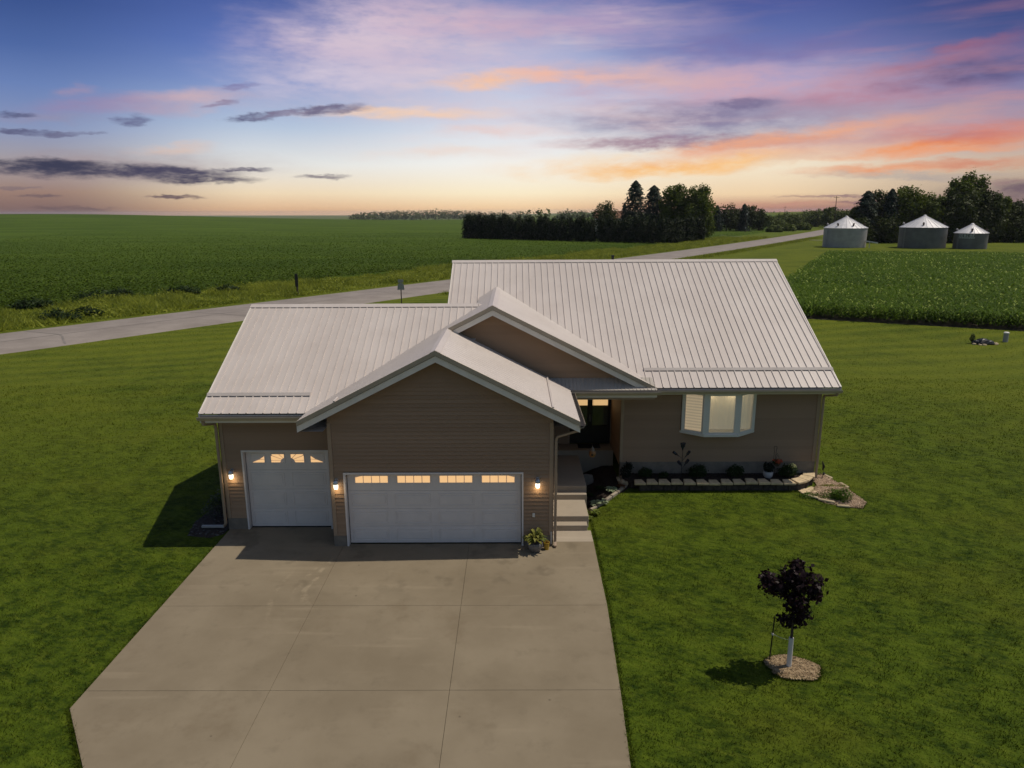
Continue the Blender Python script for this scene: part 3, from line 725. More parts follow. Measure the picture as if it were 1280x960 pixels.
# left and right rake boards
for f, x, y0, y1 in ((S_, XL + .01, E_S, R_S), (M_, XR - .03, E_M, R_M), (M_, -2.46, 23.5, R_M)):
    a, b = Vector(f(x, y0)), Vector(f(x + (.11 if x > 5 else 0), y1))
    q = MB(); q.extrude([a + Vector((0, 0, .02)), a + Vector((.03, 0, .02)), a + Vector((.03, 0, -.2)), a + Vector((0, 0, -.2))], b - a); hp(q, 'fascia', M['trim'])
# -- gutters: open troughs with a near-black strip inside
def gutter(a, b, out, cuts=True):
    a, b = Vector(a), Vector(b); o = Vector(out); q = MB(); r = b - a; Z = Vector((0, 0, 1)); th = .006
    s = [a, a - Z * .11, a + o * .10 - Z * .11, a + o * .15 - Z * .03, a + o * .15, a + o * (.15 - th), a + o * (.15 - th) - Z * .028, a + o * (.097) - Z * .10, a + o * th - Z * .10, a + o * th]
    q.extrude(s, r); gt = hp(q, 'gutter', M['gutter'])
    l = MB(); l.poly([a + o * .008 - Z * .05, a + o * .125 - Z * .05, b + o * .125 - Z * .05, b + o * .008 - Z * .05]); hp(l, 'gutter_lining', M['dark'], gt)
gutter((XL, E_S + .012, 3.69), (-5.83, E_S + .012, 3.69), (0, -1, 0)); gutter((4.56, E_M + .012, 3.60), (XR, E_M + .012, 3.60), (0, -1, 0))
gutter((1.728, YG - .02, 3.70), (1.728, 21.40, 3.70), (1, 0, 0)); gutter((1.73, 21.525, 3.71), (4.56, 21.525, 3.71), (0, -1, 0))
# -- downspouts
def spout(pts, w=.075, name='downspout', m_='corner'):
    q = MB()
    for a, b in zip(pts, pts[1:]): q.beam(a, b, w, w * .8, (0, 1, .01) if abs(b[2] - a[2]) > .3 else (0, 0, 1))
    hp(q, name, M[m_], bevel=.008)
spout([(1.78, 18.2, 3.58), (1.70, 18.25, 3.45), (1.16, 18.44, 3.22), (1.13, 18.45, 3.10), (1.13, 18.45, .12), (1.13, 18.30, .05)])
spout([(XL + .12, E_S - .02, 3.60), (XL + .12, E_S, 3.44), (-8.57, 19.5, 3.30), (-8.57, 19.53, 3.2), (-8.57, 19.53, .22), (-8.65, 19.60, .10)])
spout([(10.32, 22.06, 3.52), (10.32, 22.1, 3.40), (10.17, 22.66, 3.25), (10.17, 22.68, 3.1), (10.17, 22.68, .38)])
spout([(-8.66, 19.61, .085), (-9.35, 19.66, .06)], .085, 'downspout_extension', 'galv')
# -- garage doors
def garage_door(x0, x1, h, y, cols, rows, head):
    q = MB(); n = rows; y1 = y + .12
    for i in range(n):
        z0, z1 = h * i / n + (.012 if i == 0 else .002), h * (i + 1) / n - .002
        q.box(x0 + .02, x1 - .02, y1, y1 + .05, z0, z1)
        if i == n - 1: continue
        cw = (x1 - x0) / cols
        for c in range(cols):
            a, b = x0 + c * cw + .11, x0 + (c + 1) * cw - .11
            for (p, r, s, t) in ((a, b, z0 + .085, z0 + .10), (a, b, z1 - .10, z1 - .085), (a, a + .015, z0 + .10, z1 - .10), (b - .015, b, z0 + .10, z1 - .10)): q.box(p, r, y1 - .012, y1 + .01, s, t)
            q.box(a + .06, b - .06, y1 - .010, y1 + .01, z0 + .15, z1 - .15)
    d = hp(q, 'garage_door', M['white'], bevel=.003)
    f = MB(); f.box(x0 - .05, x0 + .0, y - .044, y1 + .08, 0, h + .05); f.box(x1, x1 + .05, y - .044, y1 + .08, 0, h + .05); f.box(x0, x1, y - .044, y1 + .08, h, h + .05); hp(f, 'door_frame', M['white'], d)
    s = MB(); s.box(x0 + .01, x1 - .01, y1 - .004, y1 + .03, .002, .03); hp(s, 'door_seal', M['black'], d)
    return d, y1
def pane(d, polys, y):
    """One window of a garage door: lit panes between bars."""
    q = MB()
    for p in polys: q.extrude([(x, y - .010, z) for x, z in p], (0, .006, 0))
    hp(q, 'door_window', M['lit'], d)
def rim(d, x0, x1, z0, z1, y, chamfer=None):
    q = MB()
    for a in ((x0 - .025, x1 + .025, z0 - .025, z0), (x0 - .025, x1 + .025, z1, z1 + .025), (x0 - .025, x0, z0, z1), (x1, x1 + .025, z0, z1)): q.box(a[0], a[1], y - .016, y + .01, a[2], a[3])
    hp(q, 'window_rim', M['white'], d)
d, y1 = garage_door(DD[0], DD[1], DD[3], GW, 4, 4, 0)
for c in range(4):
    x0 = DD[0] + .235 + c * 1.175; w = .92; z0, z1 = 1.845, 2.045; P = []
    for k in range(4):
        a, b = x0 + k * w / 4 + .012, x0 + (k + 1) * w / 4 - .012; tl = tr = z1
        if c == 0 and k == 0: tl = z1 - .05
        if c == 3 and k == 3: tr = z1 - .05
        P.append([(a, z0), (b, z0), (b, tr), (a, tl)])
    pane(d, P, y1); rim(d, x0, x0 + w, z0, z1, y1)
d, y1 = garage_door(SD[0], SD[1], SD[3], SW, 2, 4, 0)
z0, z1 = 2.05, 2.30; bar = .012
xs = [(-7.70, -7.33), (-7.13, -6.75), (-6.55, -6.17), (-5.97, -5.60)]
a, b = xs[0]; pane(d, [[(a + .02, z0), (b, z0), (b, z0 + .085), (a + .20, z0 + .075)], [(a + .24, z0 + .095), (b, z0 + .105), (b, z0 + .185)]], y1); rim(d, a, b, z0, z1, y1)
a, b = xs[3]; pane(d, [[(b - .02, z0), (a, z0), (a, z0 + .085), (b - .20, z0 + .075)], [(b - .24, z0 + .095), (a, z0 + .105), (a, z0 + .185)]], y1); rim(d, a, b, z0, z1, y1)
for k, (a, b) in enumerate(xs[1:3]):
    m_ = (lambda p: [(a + b - x, z) for x, z in p]) if k else (lambda p: p)
    P = [[(a, z0), (b - .13, z0), (b - .10, z0 + .05), (a, z0 + .05)], [(a, z0 + .068), (b - .10, z0 + .065), (b - .08, z0 + .085), (a + .02, z1 - .055), (a, z1 - .055)],
         [(a + .02, z1), (a + .03, z1 - .035), (b - .07, z0 + .10), (b - .04, z0 + .12), (a + .21, z1)], [(a + .24, z1), (b - .025, z0 + .13), (b, z0 + .14), (b, z1)]]
    pane(d, [m_(p) for p in P], y1); rim(d, a, b, z0, z1, y1)
# garage rooms behind the doors keep the light out
# -- bay window
x0, x1, zb, zt = 5.54, 7.96, 2.06, 3.40; yo = 22.28; xa, xb = 6.22, 7.28
out = [(x0, MW - .02), (xa, yo), (xb, yo), (x1, MW - .02)]
bw = MB()
bw.extrude([(x0 - .05, MW, zb - .09), (xa - .03, yo - .05, zb - .09), (xb + .03, yo - .05, zb - .09), (x1 + .05, MW, zb - .09)], (0, 0, .09))
bw.extrude([(x0 - .03, MW, zt), (xa - .02, yo - .03, zt), (xb + .02, yo - .03, zt), (x1 + .03, MW, zt)], (0, 0, .06))
for (px, py, w) in ((x0 + .04, MW - .05, .09), (xa, yo + .02, .17), (xb, yo + .02, .17), (x1 - .04, MW - .05, .09)): bw.box(px - w / 2, px + w / 2, py - .035, py + .045, zb, zt)
win = hp(bw, 'bay_window', M['vinyl'], bevel=.005)
for a, b in zip(out, out[1:]):
    A, B = Vector((a[0], a[1], 0)), Vector((b[0], b[1], 0)); dd = (B - A).normalized(); n = Vector((dd.y, -dd.x, 0)); L = (B - A).length
    def Q(s, z, o=0): p = A + dd * s + n * o; return (p.x, p.y, z)
    f = MB(); i0, i1, t = .07, L - .07, .055
    for (s0, s1, u0, u1) in ((i0, i1, zb, zb + t), (i0, i1, zt - t, zt), (i0, i0 + t, zb + t, zt - t), (i1 - t, i1, zb + t, zt - t)):
        f.extrude([Q(s0, u0, .012), Q(s1, u0, .012), Q(s1, u1, .012), Q(s0, u1, .012)], -n * .045)
    hp(f, 'sash', M['vinyl'], win)
    gq = MB(); gq.poly([Q(i0 + t, zb + t, -.01), Q(i1 - t, zb + t, -.01), Q(i1 - t, zt - t, -.01), Q(i0 + t, zt - t, -.01)]); hp(gq, 'window_pane', M['glass'], win)
def blind_mat(name, c, e, slats):
    q = MT(name); P = q.pos(); w = q.n('ShaderNodeTexWave'); w.bands_direction = 'Z'; w.inputs['Scale'].default_value = 3.2; w.inputs['Distortion'].default_value = .6; q.l(P, w.inputs[0])
    n = q.noise(1.3, 3, .5, P); f = q.math('MULTIPLY_ADD', w.outputs[0], slats, q.math('MULTIPLY', n, .35))
    col = q.mix(f, c, tuple(x * .62 for x in c)); q.base(col); q.l(col, q.p.inputs['Emission Color']); q.p.inputs['Emission Strength'].default_value = e; return q.m
BL = blind_mat('lit_room_blind', (.84, .64, .42), .44, .6); BR = blind_mat('lit_room_curtain', (.66, .58, .44), .24, .0)
A, B = Vector((x0 + .1, MW - .02, 0)), Vector((xa + .02, yo + .12, 0))
q = MB(); q.poly([(A.x, A.y, zb), (B.x, B.y, zb), (B.x, B.y, zt), (A.x, A.y, zt)]); hp(q, 'window_blind', BL, win)
q = MB(); n = 40; w = [(xa - .02 + (x1 - xa - .04) * i / n, MW + .06 + .005 * math.sin(i * 1.7)) for i in range(n + 1)]
for p, r in zip(w, w[1:]): q.poly([(p[0], p[1], zb), (r[0], r[1], zb), (r[0], r[1], zt), (p[0], p[1], zt)])
hp(q, 'curtain', BR, win)
q = MB(); q.box(x0 + .05, x1 - .05, MW - .02, MW + .07, zb - .02, zb); hp(q, 'window_board', M['vinyl'], win)
for lx in (6.5, 7.2):
    l = bpy.data.lights.new('room_lamp', 'POINT'); l.energy = 2.2; l.color = (1, .80, .54); l.shadow_soft_size = .08
    o = bpy.data.objects.new('room_lamp', l); COL.objects.link(o); o.location = Vector((lx, 22.60, 3.30)) - WL(win); o.parent = win
# -- front door: glazed leaf and glazed side panel in one dark frame
q = MB(); fx0, fx1, fz0, fz1 = FD
for (a, b, c, e) in ((fx0, fx0 + .10, fz0, fz1), (fx1 - .10, fx1, fz0, fz1), (fx0 + .10, fx1 - .10, fz0, 1.53), (fx0 + .10, fx1 - .10, fz1 - .08, fz1), (2.66, 2.84, 1.53, fz1 - .08)): q.box(a, b, DW - .03, DW + .06, c, e)
fd = hp(q, 'front_door', M['black'], bevel=.006)
for a, b in ((fx0 + .10, 2.66), (2.84, fx1 - .10)):
    q = MB(); q.poly([(a, DW + .01, 1.53), (b, DW + .01, 1.53), (b, DW + .01, fz1 - .08), (a, DW + .01, fz1 - .08)]); hp(q, 'glass_pane', M['glass'], fd)
    q = MB(); q.box(a, b, DW + .05, DW + .055, 2.29, fz1 - .05); hp(q, 'lit_shade', M['lit'], fd)
M['glass_reflection'] = mat('lawn_reflection_grey', (.10, .105, .085), .8, var=.2, vs=2)  # panel colour paints in the lawn's reflection in the lower glass
q = MB(); q.box(fx0, fx1, DW + .07, DW + .08, fz0, 2.5); hp(q, 'door_curtain', M['glass_reflection'], fd)
q = MB(); q.tube([(2.75, DW - .03, 1.85), (2.75, DW - .08, 1.85)], .014, 8); q.tube([(2.75, DW - .08, 1.72), (2.75, DW - .08, 1.98)], .011, 8); hp(q, 'handle', M['lamp_metal'], fd)
q = MB(); q.box(fx1, fx1 + .04, DW - .04, DW + .02, fz0, fz1 + .06); hp(q, 'door_casing', M['corner'], fd); q = MB(); q.box(fx0 - .06, fx0, DW - .026, DW + .02, fz0, fz1 + .06); hp(q, 'door_casing', M['corner'], fd)
# porch slab
q = MB(); q.box(1.08, 3.53, 24.2, DW - .03, -.05, .85); hp(q, 'porch_floor', M['step'], bevel=.01)
# door mat, porch
dm = MB(); dm.box(2.3, 3.1, 24.45, 24.88, .852, .872); tag(dm.build('door_mat', M['dark'], bevel=.004), 'dark flat mat lying on the porch before the glazed front door', 'door mat')
# -- wall lamps: bracket, metal hood, glowing glass, and its own bulb
def wall_lamp(x, y, z):
    q = MB(); q.lathe([(.0, 0), (.055, 0), (.055, .025), (.0, .025)], 14); q.v = [(a, -c, b) for a, b, c in q.v]; q.v = [(a + x, b + y - .018, c + z + .10) for a, b, c in q.v]
    q.tube([(x, y - .03, z + .10), (x, y - .10, z + .15), (x, y - .14, z + .13)], .014, 8)
    L = hp(q, 'wall_lamp', M['lamp_metal'], smooth=True)
    h = MB(); h.lathe([(.02, .17), (.05, .155), (.07, .11), (.072, .05), (.066, .05), (.06, .11), (.0, .13)], 16, (x, y - .14, z - .03)); hp(h, 'lamp_hood', M['lamp_metal'], L, smooth=True)
    k = MB(); k.lathe([(.0, -.10), (.045, -.10), (.058, -.06), (.062, .07), (.0, .075)], 14, (x, y - .14, z - .02)); hp(k, 'lamp_glass', M['lamp_glass'], L, smooth=True)
    l = bpy.data.lights.new('bulb', 'POINT'); l.energy = 1.4; l.color = (1, .72, .38); l.shadow_soft_size = .05
    o = bpy.data.objects.new('bulb', l); COL.objects.link(o); o.location = Vector((x, y - .13, z - .19)) - WL(L); o.parent = L
wall_lamp(-8.25, SW, 1.76); wall_lamp(-4.92, GW, 1.88); wall_lamp(.63, GW, 1.90)
q = MB(); q.box(.49, .56, GW - .045, GW - .012, .86, .98); hp(q, 'door_keypad', M['vinyl'], bevel=.006)

# ------------------------------------------------------------------ steps and walk
q = MB()
for (y0, y1, z, xr) in ((18.7, 19.42, .0, 2.30), (19.42, 19.70, .17, 2.20), (19.70, 20.95, .34, 2.26), (20.95, 21.24, .51, 2.32), (21.24, 24.2, .68, 2.34)):
    q.box(1.09, xr - .06, y0, y1 + (0 if z == .68 else .02), -.1, z)
tag(q.build('front_steps', M['step'], bevel=.012), kind='structure')
# ------------------------------------------------------------------ foliage builders
def quads(P, Nn, size, rng, aspect=1.0):
    n = len(P); Nn = Nn / np.maximum(np.linalg.norm(Nn, axis=1, keepdims=True), 1e-6)
    r = rng.normal(size=(n, 3)); t = np.cross(Nn, r); t /= np.maximum(np.linalg.norm(t, axis=1, keepdims=True), 1e-6); b = np.cross(Nn, t)
    s = (size * rng.uniform(.55, 1.35, n))[:, None] * .5; t = t * s; b = b * s * aspect
    return np.stack([P - t, P - b * .8 + t * .1, P + t, P + b], 1)
def crown_pts(lobes, n, rng, shell=.55, up=.3):
    w = np.array([a[1][0] * a[1][1] * a[1][2] for a in lobes]) ** .75; k = rng.choice(len(lobes), n, p=w / w.sum())
    C = np.array([a[0] for a in lobes])[k]; RR = np.array([a[1] for a in lobes])[k]
    d = rng.normal(size=(n, 3)); d /= np.linalg.norm(d, axis=1, keepdims=True)
    ph = rng.uniform(0, 6.28, 6)
    lump = 1 + .17 * np.sin(d[:, 0] * 7 + ph[0] + k) * np.sin(d[:, 1] * 6 + ph[1]) + .13 * np.sin(d[:, 2] * 9 + ph[2] + 2 * k) * np.sin(d[:, 0] * 11 + ph[3])
    r = (shell + (1 - shell) * rng.uniform(0, 1, n) ** .6) * lump * rng.uniform(.9, 1.06, n)
    P = C + d * RR * r[:, None]
    Nn = d + rng.normal(size=(n, 3)) * .55 + np.array([0, 0, up]); return P, Nn
def tree(name, label, cat, loc, lobes, n, size, m_, trunk_h, trunk_r, seed, group=None, shell=.5, limbs=True, tm=None, lean=(0, 0)):
    rng = np.random.default_rng(seed); t = thing(name, loc, label, cat, group)
    tb = MB(); top = (lean[0], lean[1], trunk_h)
    tb.tube([(0, 0, -.3), (lean[0] * .3, lean[1] * .3, trunk_h * .4), top], [trunk_r * 1.25, trunk_r, trunk_r * .55], 8)
    if limbs:
        for (c, r) in lobes[:9]:
            a = Vector((lean[0] * .6, lean[1] * .6, trunk_h * random.uniform(.55, .95))); c = Vector(c); mid = a.lerp(c, .5) + Vector((0, 0, -.1 * r[2]))
            tb.tube([a, mid, c], [trunk_r * .5, trunk_r * .3, trunk_r * .1], 6)
    tb.build('trunk', tm or M['bark'], t, smooth=True)
    P, Nn = crown_pts(lobes, n, rng, shell); np_mesh('crown', quads(P, Nn, size, rng, .8), 4, m_, t); return t
def round_lobes(w, h, z0, seed, k=9):
    """Lobes of a broad crown: width w, from z0 up to h."""
    rng = random.Random(seed); L = [((0, 0, (z0 + h) / 2), (w * .38, w * .38, (h - z0) * .47))]
    for i in range(k):
        a = i * 2.4 + rng.random(); f = (i + .5) / k; z = z0 + (h - z0) * (.18 + .74 * f); rad = w * .5 * math.sin(math.pi * (.22 + .66 * f)) * .62
        s = w * rng.uniform(.22, .31) * (1.05 - .30 * f); L.append(((math.cos(a) * rad, math.sin(a) * rad, z), (s, s, s * rng.uniform(.85, 1.25))))
    return L
def conifer(name, label, cat, loc, h, rad, n, size, m_, seed, group=None, bare=.05, layers=13, power=.46):
    rng = np.random.default_rng(seed); t = thing(name, loc, label, cat, group)
    MB().tube([(0, 0, -.3), (0, 0, h * .5), (0, 0, h * .97)], [rad * .085, rad * .05, .02], 8).build('trunk', M['bark'], t, smooth=True)
    f = rng.uniform(0, 1, n) ** 1.15; lay = np.floor(f * layers); fr = f * layers - lay
    R0 = rad * (1 - f) ** power * (1.0 - .38 * fr) * (1 + .16 * np.sin(lay * 2.7 + seed)); a = rng.uniform(0, 6.283, n)
    R0 *= 1 + .22 * np.sin(a * 5 + lay * 1.9) ; r = R0 * (.35 + .65 * rng.uniform(0, 1, n) ** .5) + .05
    z = h * (bare + (1 - bare) * f) - r * .16
    P = np.stack([np.cos(a) * r, np.sin(a) * r, z], 1); Nn = np.stack([np.cos(a), np.sin(a), np.full(n, .9)], 1) + rng.normal(size=(n, 3)) * .5
    np_mesh('crown', quads(P, Nn, size, rng, .6), 4, m_, t); return t
def bush(name, label, cat, loc, lobes, n, size, m_, seed, group=None, parent=None, shell=.4, part='foliage', stem=True):
    rng = np.random.default_rng(seed); t = parent or thing(name, loc, label, cat, group)
    P, Nn = crown_pts(lobes, n, rng, shell, .5); P[:, 2] = np.maximum(P[:, 2], .01)
    if parent is None and stem:
        tb = MB()
        for i in range(5):
            a = i * 1.25; c = lobes[i % len(lobes)][0]; tb.tube([(0.02 * math.cos(a), .02 * math.sin(a), -.03), (c[0] * .7 + .05 * math.cos(a), c[1] * .7 + .05 * math.sin(a), c[2])], [.012, .005], 5)
        tb.build('stems', M['bark'], t)
    np_mesh(part, quads(P, Nn, size, rng, .7), 4, m_, t); return t
def rosette(parent, n, ln, wd, m_, seed, name='leaves', lift=.6, z0=0):
    """Broad leaves arching out from one crown, each a folded strip."""
    rng = random.Random(seed); q = MB()
    for i in range(n):
        a = rng.uniform(0, 6.283); L = ln * rng.uniform(.6, 1.1); w = wd * rng.uniform(.7, 1.2); k = lift * rng.uniform(.5, 1.3)
        d = Vector((math.cos(a), math.sin(a), 0)); e = Vector((-d.y, d.x, 0)); pr = []
        for s, ww in ((0.05, .1), (.35, .8), (.7, 1), (1, .05)):
            c = d * (L * s) + Vector((0, 0, z0 + L * (k * s * 1.6 - 1.25 * k * s * s) + .02)); b = len(q.v)
            q.v += [tuple(c - e * w * ww * .5 + Vector((0, 0, .015))), tuple(c), tuple(c + e * w * ww * .5 + Vector((0, 0, .015)))]; pr.append(b)
        for b0, b1 in zip(pr, pr[1:]):
            q.f += [(b0, b0 + 1, b1 + 1, b1), (b0 + 1, b0 + 2, b1 + 2, b1 + 1)]
    return q.build(name, m_, parent, smooth=False)
def inpoly(x, y, poly):
    x = np.asarray(x); y = np.asarray(y); c = np.zeros(x.shape, bool)
    for (x0, y0), (x1, y1) in zip(poly, poly[1:] + poly[:1]):
        t = ((y0 > y) != (y1 > y)) & (x < (x1 - x0) * (y - y0) / ((y1 - y0) if y1 != y0 else 1e-9) + x0); c ^= t
    return c
def bed(name, poly, m_, lift=.012, kind='structure', n=40):
    """A ground patch that follows the lawn's height."""
    xs = [p[0] for p in poly]; ys = [p[1] for p in poly]; v = []; f = []
    cx, cy = sum(xs) / len(xs), sum(ys) / len(ys); ring = []
    for a, b in zip(poly, poly[1:] + poly[:1]):
        for i in range(8): ring.append((a[0] + (b[0] - a[0]) * i / 8, a[1] + (b[1] - a[1]) * i / 8))
    K_ = 6; nr = len(ring)
    for k in range(K_ + 1):
        s = k / K_
        for (x, y) in ring: X, Y = cx + (x - cx) * s, cy + (y - cy) * s; v.append((X, Y, gz(X, Y) + lift * (1 if k < K_ else .3)))
    for k in range(K_):
        for i in range(nr): f.append((k * nr + i, k * nr + (i + 1) % nr, (k + 1) * nr + (i + 1) % nr, (k + 1) * nr + i))
    return tag(MB().add(v, f).build(name, m_, smooth=True), kind=kind)
def scatter(name, poly, n, size, m_, seed, lift=.02, flat=.5, zf=None):
    rng = np.random.default_rng(seed); xs = [p[0] for p in poly]; ys = [p[1] for p in poly]
    P = np.stack([rng.uniform(min(xs), max(xs), n), rng.uniform(min(ys), max(ys), n)], 1); P = P[inpoly(P[:, 0], P[:, 1], poly)]; n = len(P)
    z = (g(P[:, 0], P[:, 1]) if zf is None else zf(P[:, 0], P[:, 1])) + lift; C = np.stack([P[:, 0], P[:, 1], z], 1)
    oc = np.array([[1, 0, 0], [0, 1, 0], [-1, 0, 0], [0, -1, 0], [0, 0, 1], [0, 0, -.4]], float); s = size * rng.uniform(.5, 1.4, (n, 1, 3)); s[:, :, 2] *= flat
    a = rng.uniform(0, 6.28, n); ca, sa = np.cos(a), np.sin(a); V = oc[None] * s
    V = np.stack([V[:, :, 0] * ca[:, None] - V[:, :, 1] * sa[:, None], V[:, :, 0] * sa[:, None] + V[:, :, 1] * ca[:, None], V[:, :, 2]], -1) + C[:, None]
    fc = np.array([[0, 1, 4], [1, 2, 4], [2, 3, 4], [3, 0, 4], [1, 0, 5], [2, 1, 5], [3, 2, 5], [0, 3, 5]])
    return tag(np_mesh(name, V, 3, m_, faces=(fc[None] + (np.arange(n) * 6)[:, None, None]).reshape(-1, 3)), kind='stuff')

# ------------------------------------------------------------------ front beds
MB_POLY = [(2.32, 20.7), (2.72, 21.02), (3.2, 21.42), (3.58, 21.78), (3.78, 22.1), (3.8, 22.3), (3.55, 22.72), (3.52, 24.15), (2.36, 24.15), (2.30, 21.0)]
bed('mulch_bed', MB_POLY, M['mulch'], .015)
scatter('mulch', MB_POLY, 1600, .022, leafmat('mulch_bits', (.015, .010, .008), (.07, .045, .03), trans=0, rough=.95, ns=9), 3, .02)
TERR = [(3.86, 22.05), (9.2, 22.0), (9.9, 22.25), (10.0, 22.7), (3.6, 22.74), (3.6, 22.3)]
q = MB(); q.extrude([(x, y, .2) for x, y in TERR], (0, 0, .33)); tag(q.build('mulch_terrace', M['mulch']), kind='structure')
scatter('terrace_mulch', TERR, 1500, .022, bpy.data.materials['mulch_bits'], 4, .0, .5, lambda x, y: np.full(x.shape, .535))
# concrete edging curve
ce = [gnd(u, v, .06) for u, v in ((738, 636), (750, 632.5), (762, 629), (772, 623.5), (781, 616.5), (788, 611))]
et = thing('garden_edging', (ce[0].x, ce[0].y, 0), 'short curved pale concrete edging between mulch bed and lawn', 'edging')
def bez(P, t):
    n = len(P) - 1; f = t * n; i = min(int(f), n - 1); u = f - i; p = [P[max(i - 1, 0)], P[i], P[i + 1], P[min(i + 2, n)]]
    return .5 * ((2 * p[1]) + (p[2] - p[0]) * u + (2 * p[0] - 5 * p[1] + 4 * p[2] - p[3]) * u * u + (3 * p[1] - p[0] - 3 * p[2] + p[3]) * u ** 3)
NE = 7
for s in range(NE):
    q = MB(); L = []
    for k in range(5):
        t = (s + .02 + .96 * k / 4) / NE; p = bez(ce, t); p2 = bez(ce, min(1, t + .01)); p1 = bez(ce, max(0, t - .01)); e = (p2 - p1).cross(Vector((0, 0, 1))).normalized() * .055; L.append((p, e))
    v = []
    for p, e in L:
        z = gz(p.x, p.y); v += [(p.x - e.x, p.y - e.y, z - .05), (p.x + e.x, p.y + e.y, z - .05), (p.x + e.x, p.y + e.y, z + .085), (p.x - e.x, p.y - e.y, z + .085)]
    f = [(0, 1, 2, 3), (16, 17, 18, 19)] + [(4 * k + j, 4 * k + (j + 1) % 4, 4 * k + 4 + (j + 1) % 4, 4 * k + 4 + j) for k in range(4) for j in range(4)]
    q.add(v, f); q.build('edging_stone', M['step'], et, world=True, bevel=.012)
# block retaining wall: tan tops, shaded faces painted dark
rw = thing('retaining_wall', (6.5, 21.95, .25), 'low two-course retaining wall of tan tumbled blocks along the front planting bed', 'garden wall')
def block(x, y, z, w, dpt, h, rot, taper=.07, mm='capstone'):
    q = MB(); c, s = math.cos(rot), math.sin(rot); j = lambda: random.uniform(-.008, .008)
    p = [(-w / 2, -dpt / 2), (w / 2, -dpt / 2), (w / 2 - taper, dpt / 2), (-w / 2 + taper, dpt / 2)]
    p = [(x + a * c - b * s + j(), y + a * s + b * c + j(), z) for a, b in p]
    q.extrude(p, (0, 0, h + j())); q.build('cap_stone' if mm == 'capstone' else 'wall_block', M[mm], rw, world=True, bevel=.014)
for i in range(13):
    x = 4.07 + i * .405; y = 21.92 + .03 * math.sin(i * .9)
    block(x, y - .02, .50 + random.uniform(-.008, .008), .388, .36, .08, random.uniform(-.06, .06), .065)
    block(x + .2, y + .03, .20, .40, .28, .30, random.uniform(-.03, .03), .03, 'shadeblock')
for (x, y, z, r) in ((9.33, 22.0, .40, .45), (9.62, 22.22, .40, .85), (9.86, 22.52, .40, 1.2), (9.42, 21.78, .22, .35), (9.78, 21.88, .22, .6)):
    block(x, y, z + .10 if z > .3 else z, .42, .38, .075, r, .05)
    block(x, y + .04, .12, .40, .3, z - .02 if z > .3 else .10, r, .03, 'shadeblock')
# plants of the front bed (each on the terrace or the mulch)
def T(x, y): return (x, y, .53)
SH = [((0, 0, .2), (.22, .2, .2)), ((.14, .05, .17), (.15, .15, .17)), ((-.15, 0, .16), (.15, .15, .15))]
def shrub_at(x, y, s, label, m_, n, size, seed, cat='shrub', z=.53, name='shrub'):
    return bush(name, label, cat, (x, y, z), [((a[0] * s, a[1] * s, a[2] * s), tuple(r * s for r in b)) for a, b in SH], n, size, m_, seed)
shrub_at(4.35, 22.38, .85, 'dark round shrub on the mulch bed between porch corner and bottle tree', M['shrub'], 800, .06, 21)
shrub_at(4.95, 22.30, .62, 'small low dark shrub just left of the bottle tree', M['shrub'], 500, .05, 22)
shrub_at(6.10, 22.38, 1.15, 'largest dark shrub, just right of the bottle tree under the bay window', M['shrub'], 1200, .06, 23)
shrub_at(7.35, 22.38, 1.1, 'spiky dark green shrub under the right end of the bay window', M['shrub'], 1000, .06, 24)
sy = shrub_at(9.10, 22.35, 1.2, 'dark shrub with pale yellow blooms at the right end of the bed', M['shrub'], 1000, .065, 25)
bush('', None, None, None, [((.08, -.06, .42), (.14, .10, .09))], 90, .055, M['yflower'], 26, parent=sy, part='flowers')
p = thing('potted_plant', (8.42, 22.33, .53), 'dark leafed plant in a round white pot at the right of the bed', 'potted plant')
MB().lathe([(.0, 0), (.10, 0), (.15, .07), (.165, .15), (.15, .22), (.13, .22), (.12, .20), (.0, .20)], 18).build('pot', M['potwhite'], p, smooth=True)
bush('', None, None, None, [((0, 0, .36), (.2, .19, .17))], 420, .07, leafmat('near_black_leaves', (.008, .012, .008), (.022, .032, .018), trans=.1), 27, parent=p)
# end-of-wall planter with light stones
p = thing('stone_planter', (3.72, 22.42, .30), 'dark bushy plant ringed with rough tan stones at porch corner', 'planter')
for i in range(9):
    a = i * .7; q = MB(); r = random.uniform(.05, .07); q.lathe([(0, -r * .6), (r, -.02), (r * .8, r * .5), (0, r * .65)], 7, (.27 * math.cos(a), .20 * math.sin(a), .16)); q.build('stone', M['stone'], p)
MB().lathe([(0, 0), (.26, 0), (.28, .1), (.26, .16), (0, .16)], 14).build('stone_base', M['stone'], p)
bush('', None, None, None, [((0, 0, .45), (.22, .18, .28)), ((.1, 0, .6), (.14, .14, .14))], 700, .06, bpy.data.materials['near_black_leaves'], 28, parent=p)
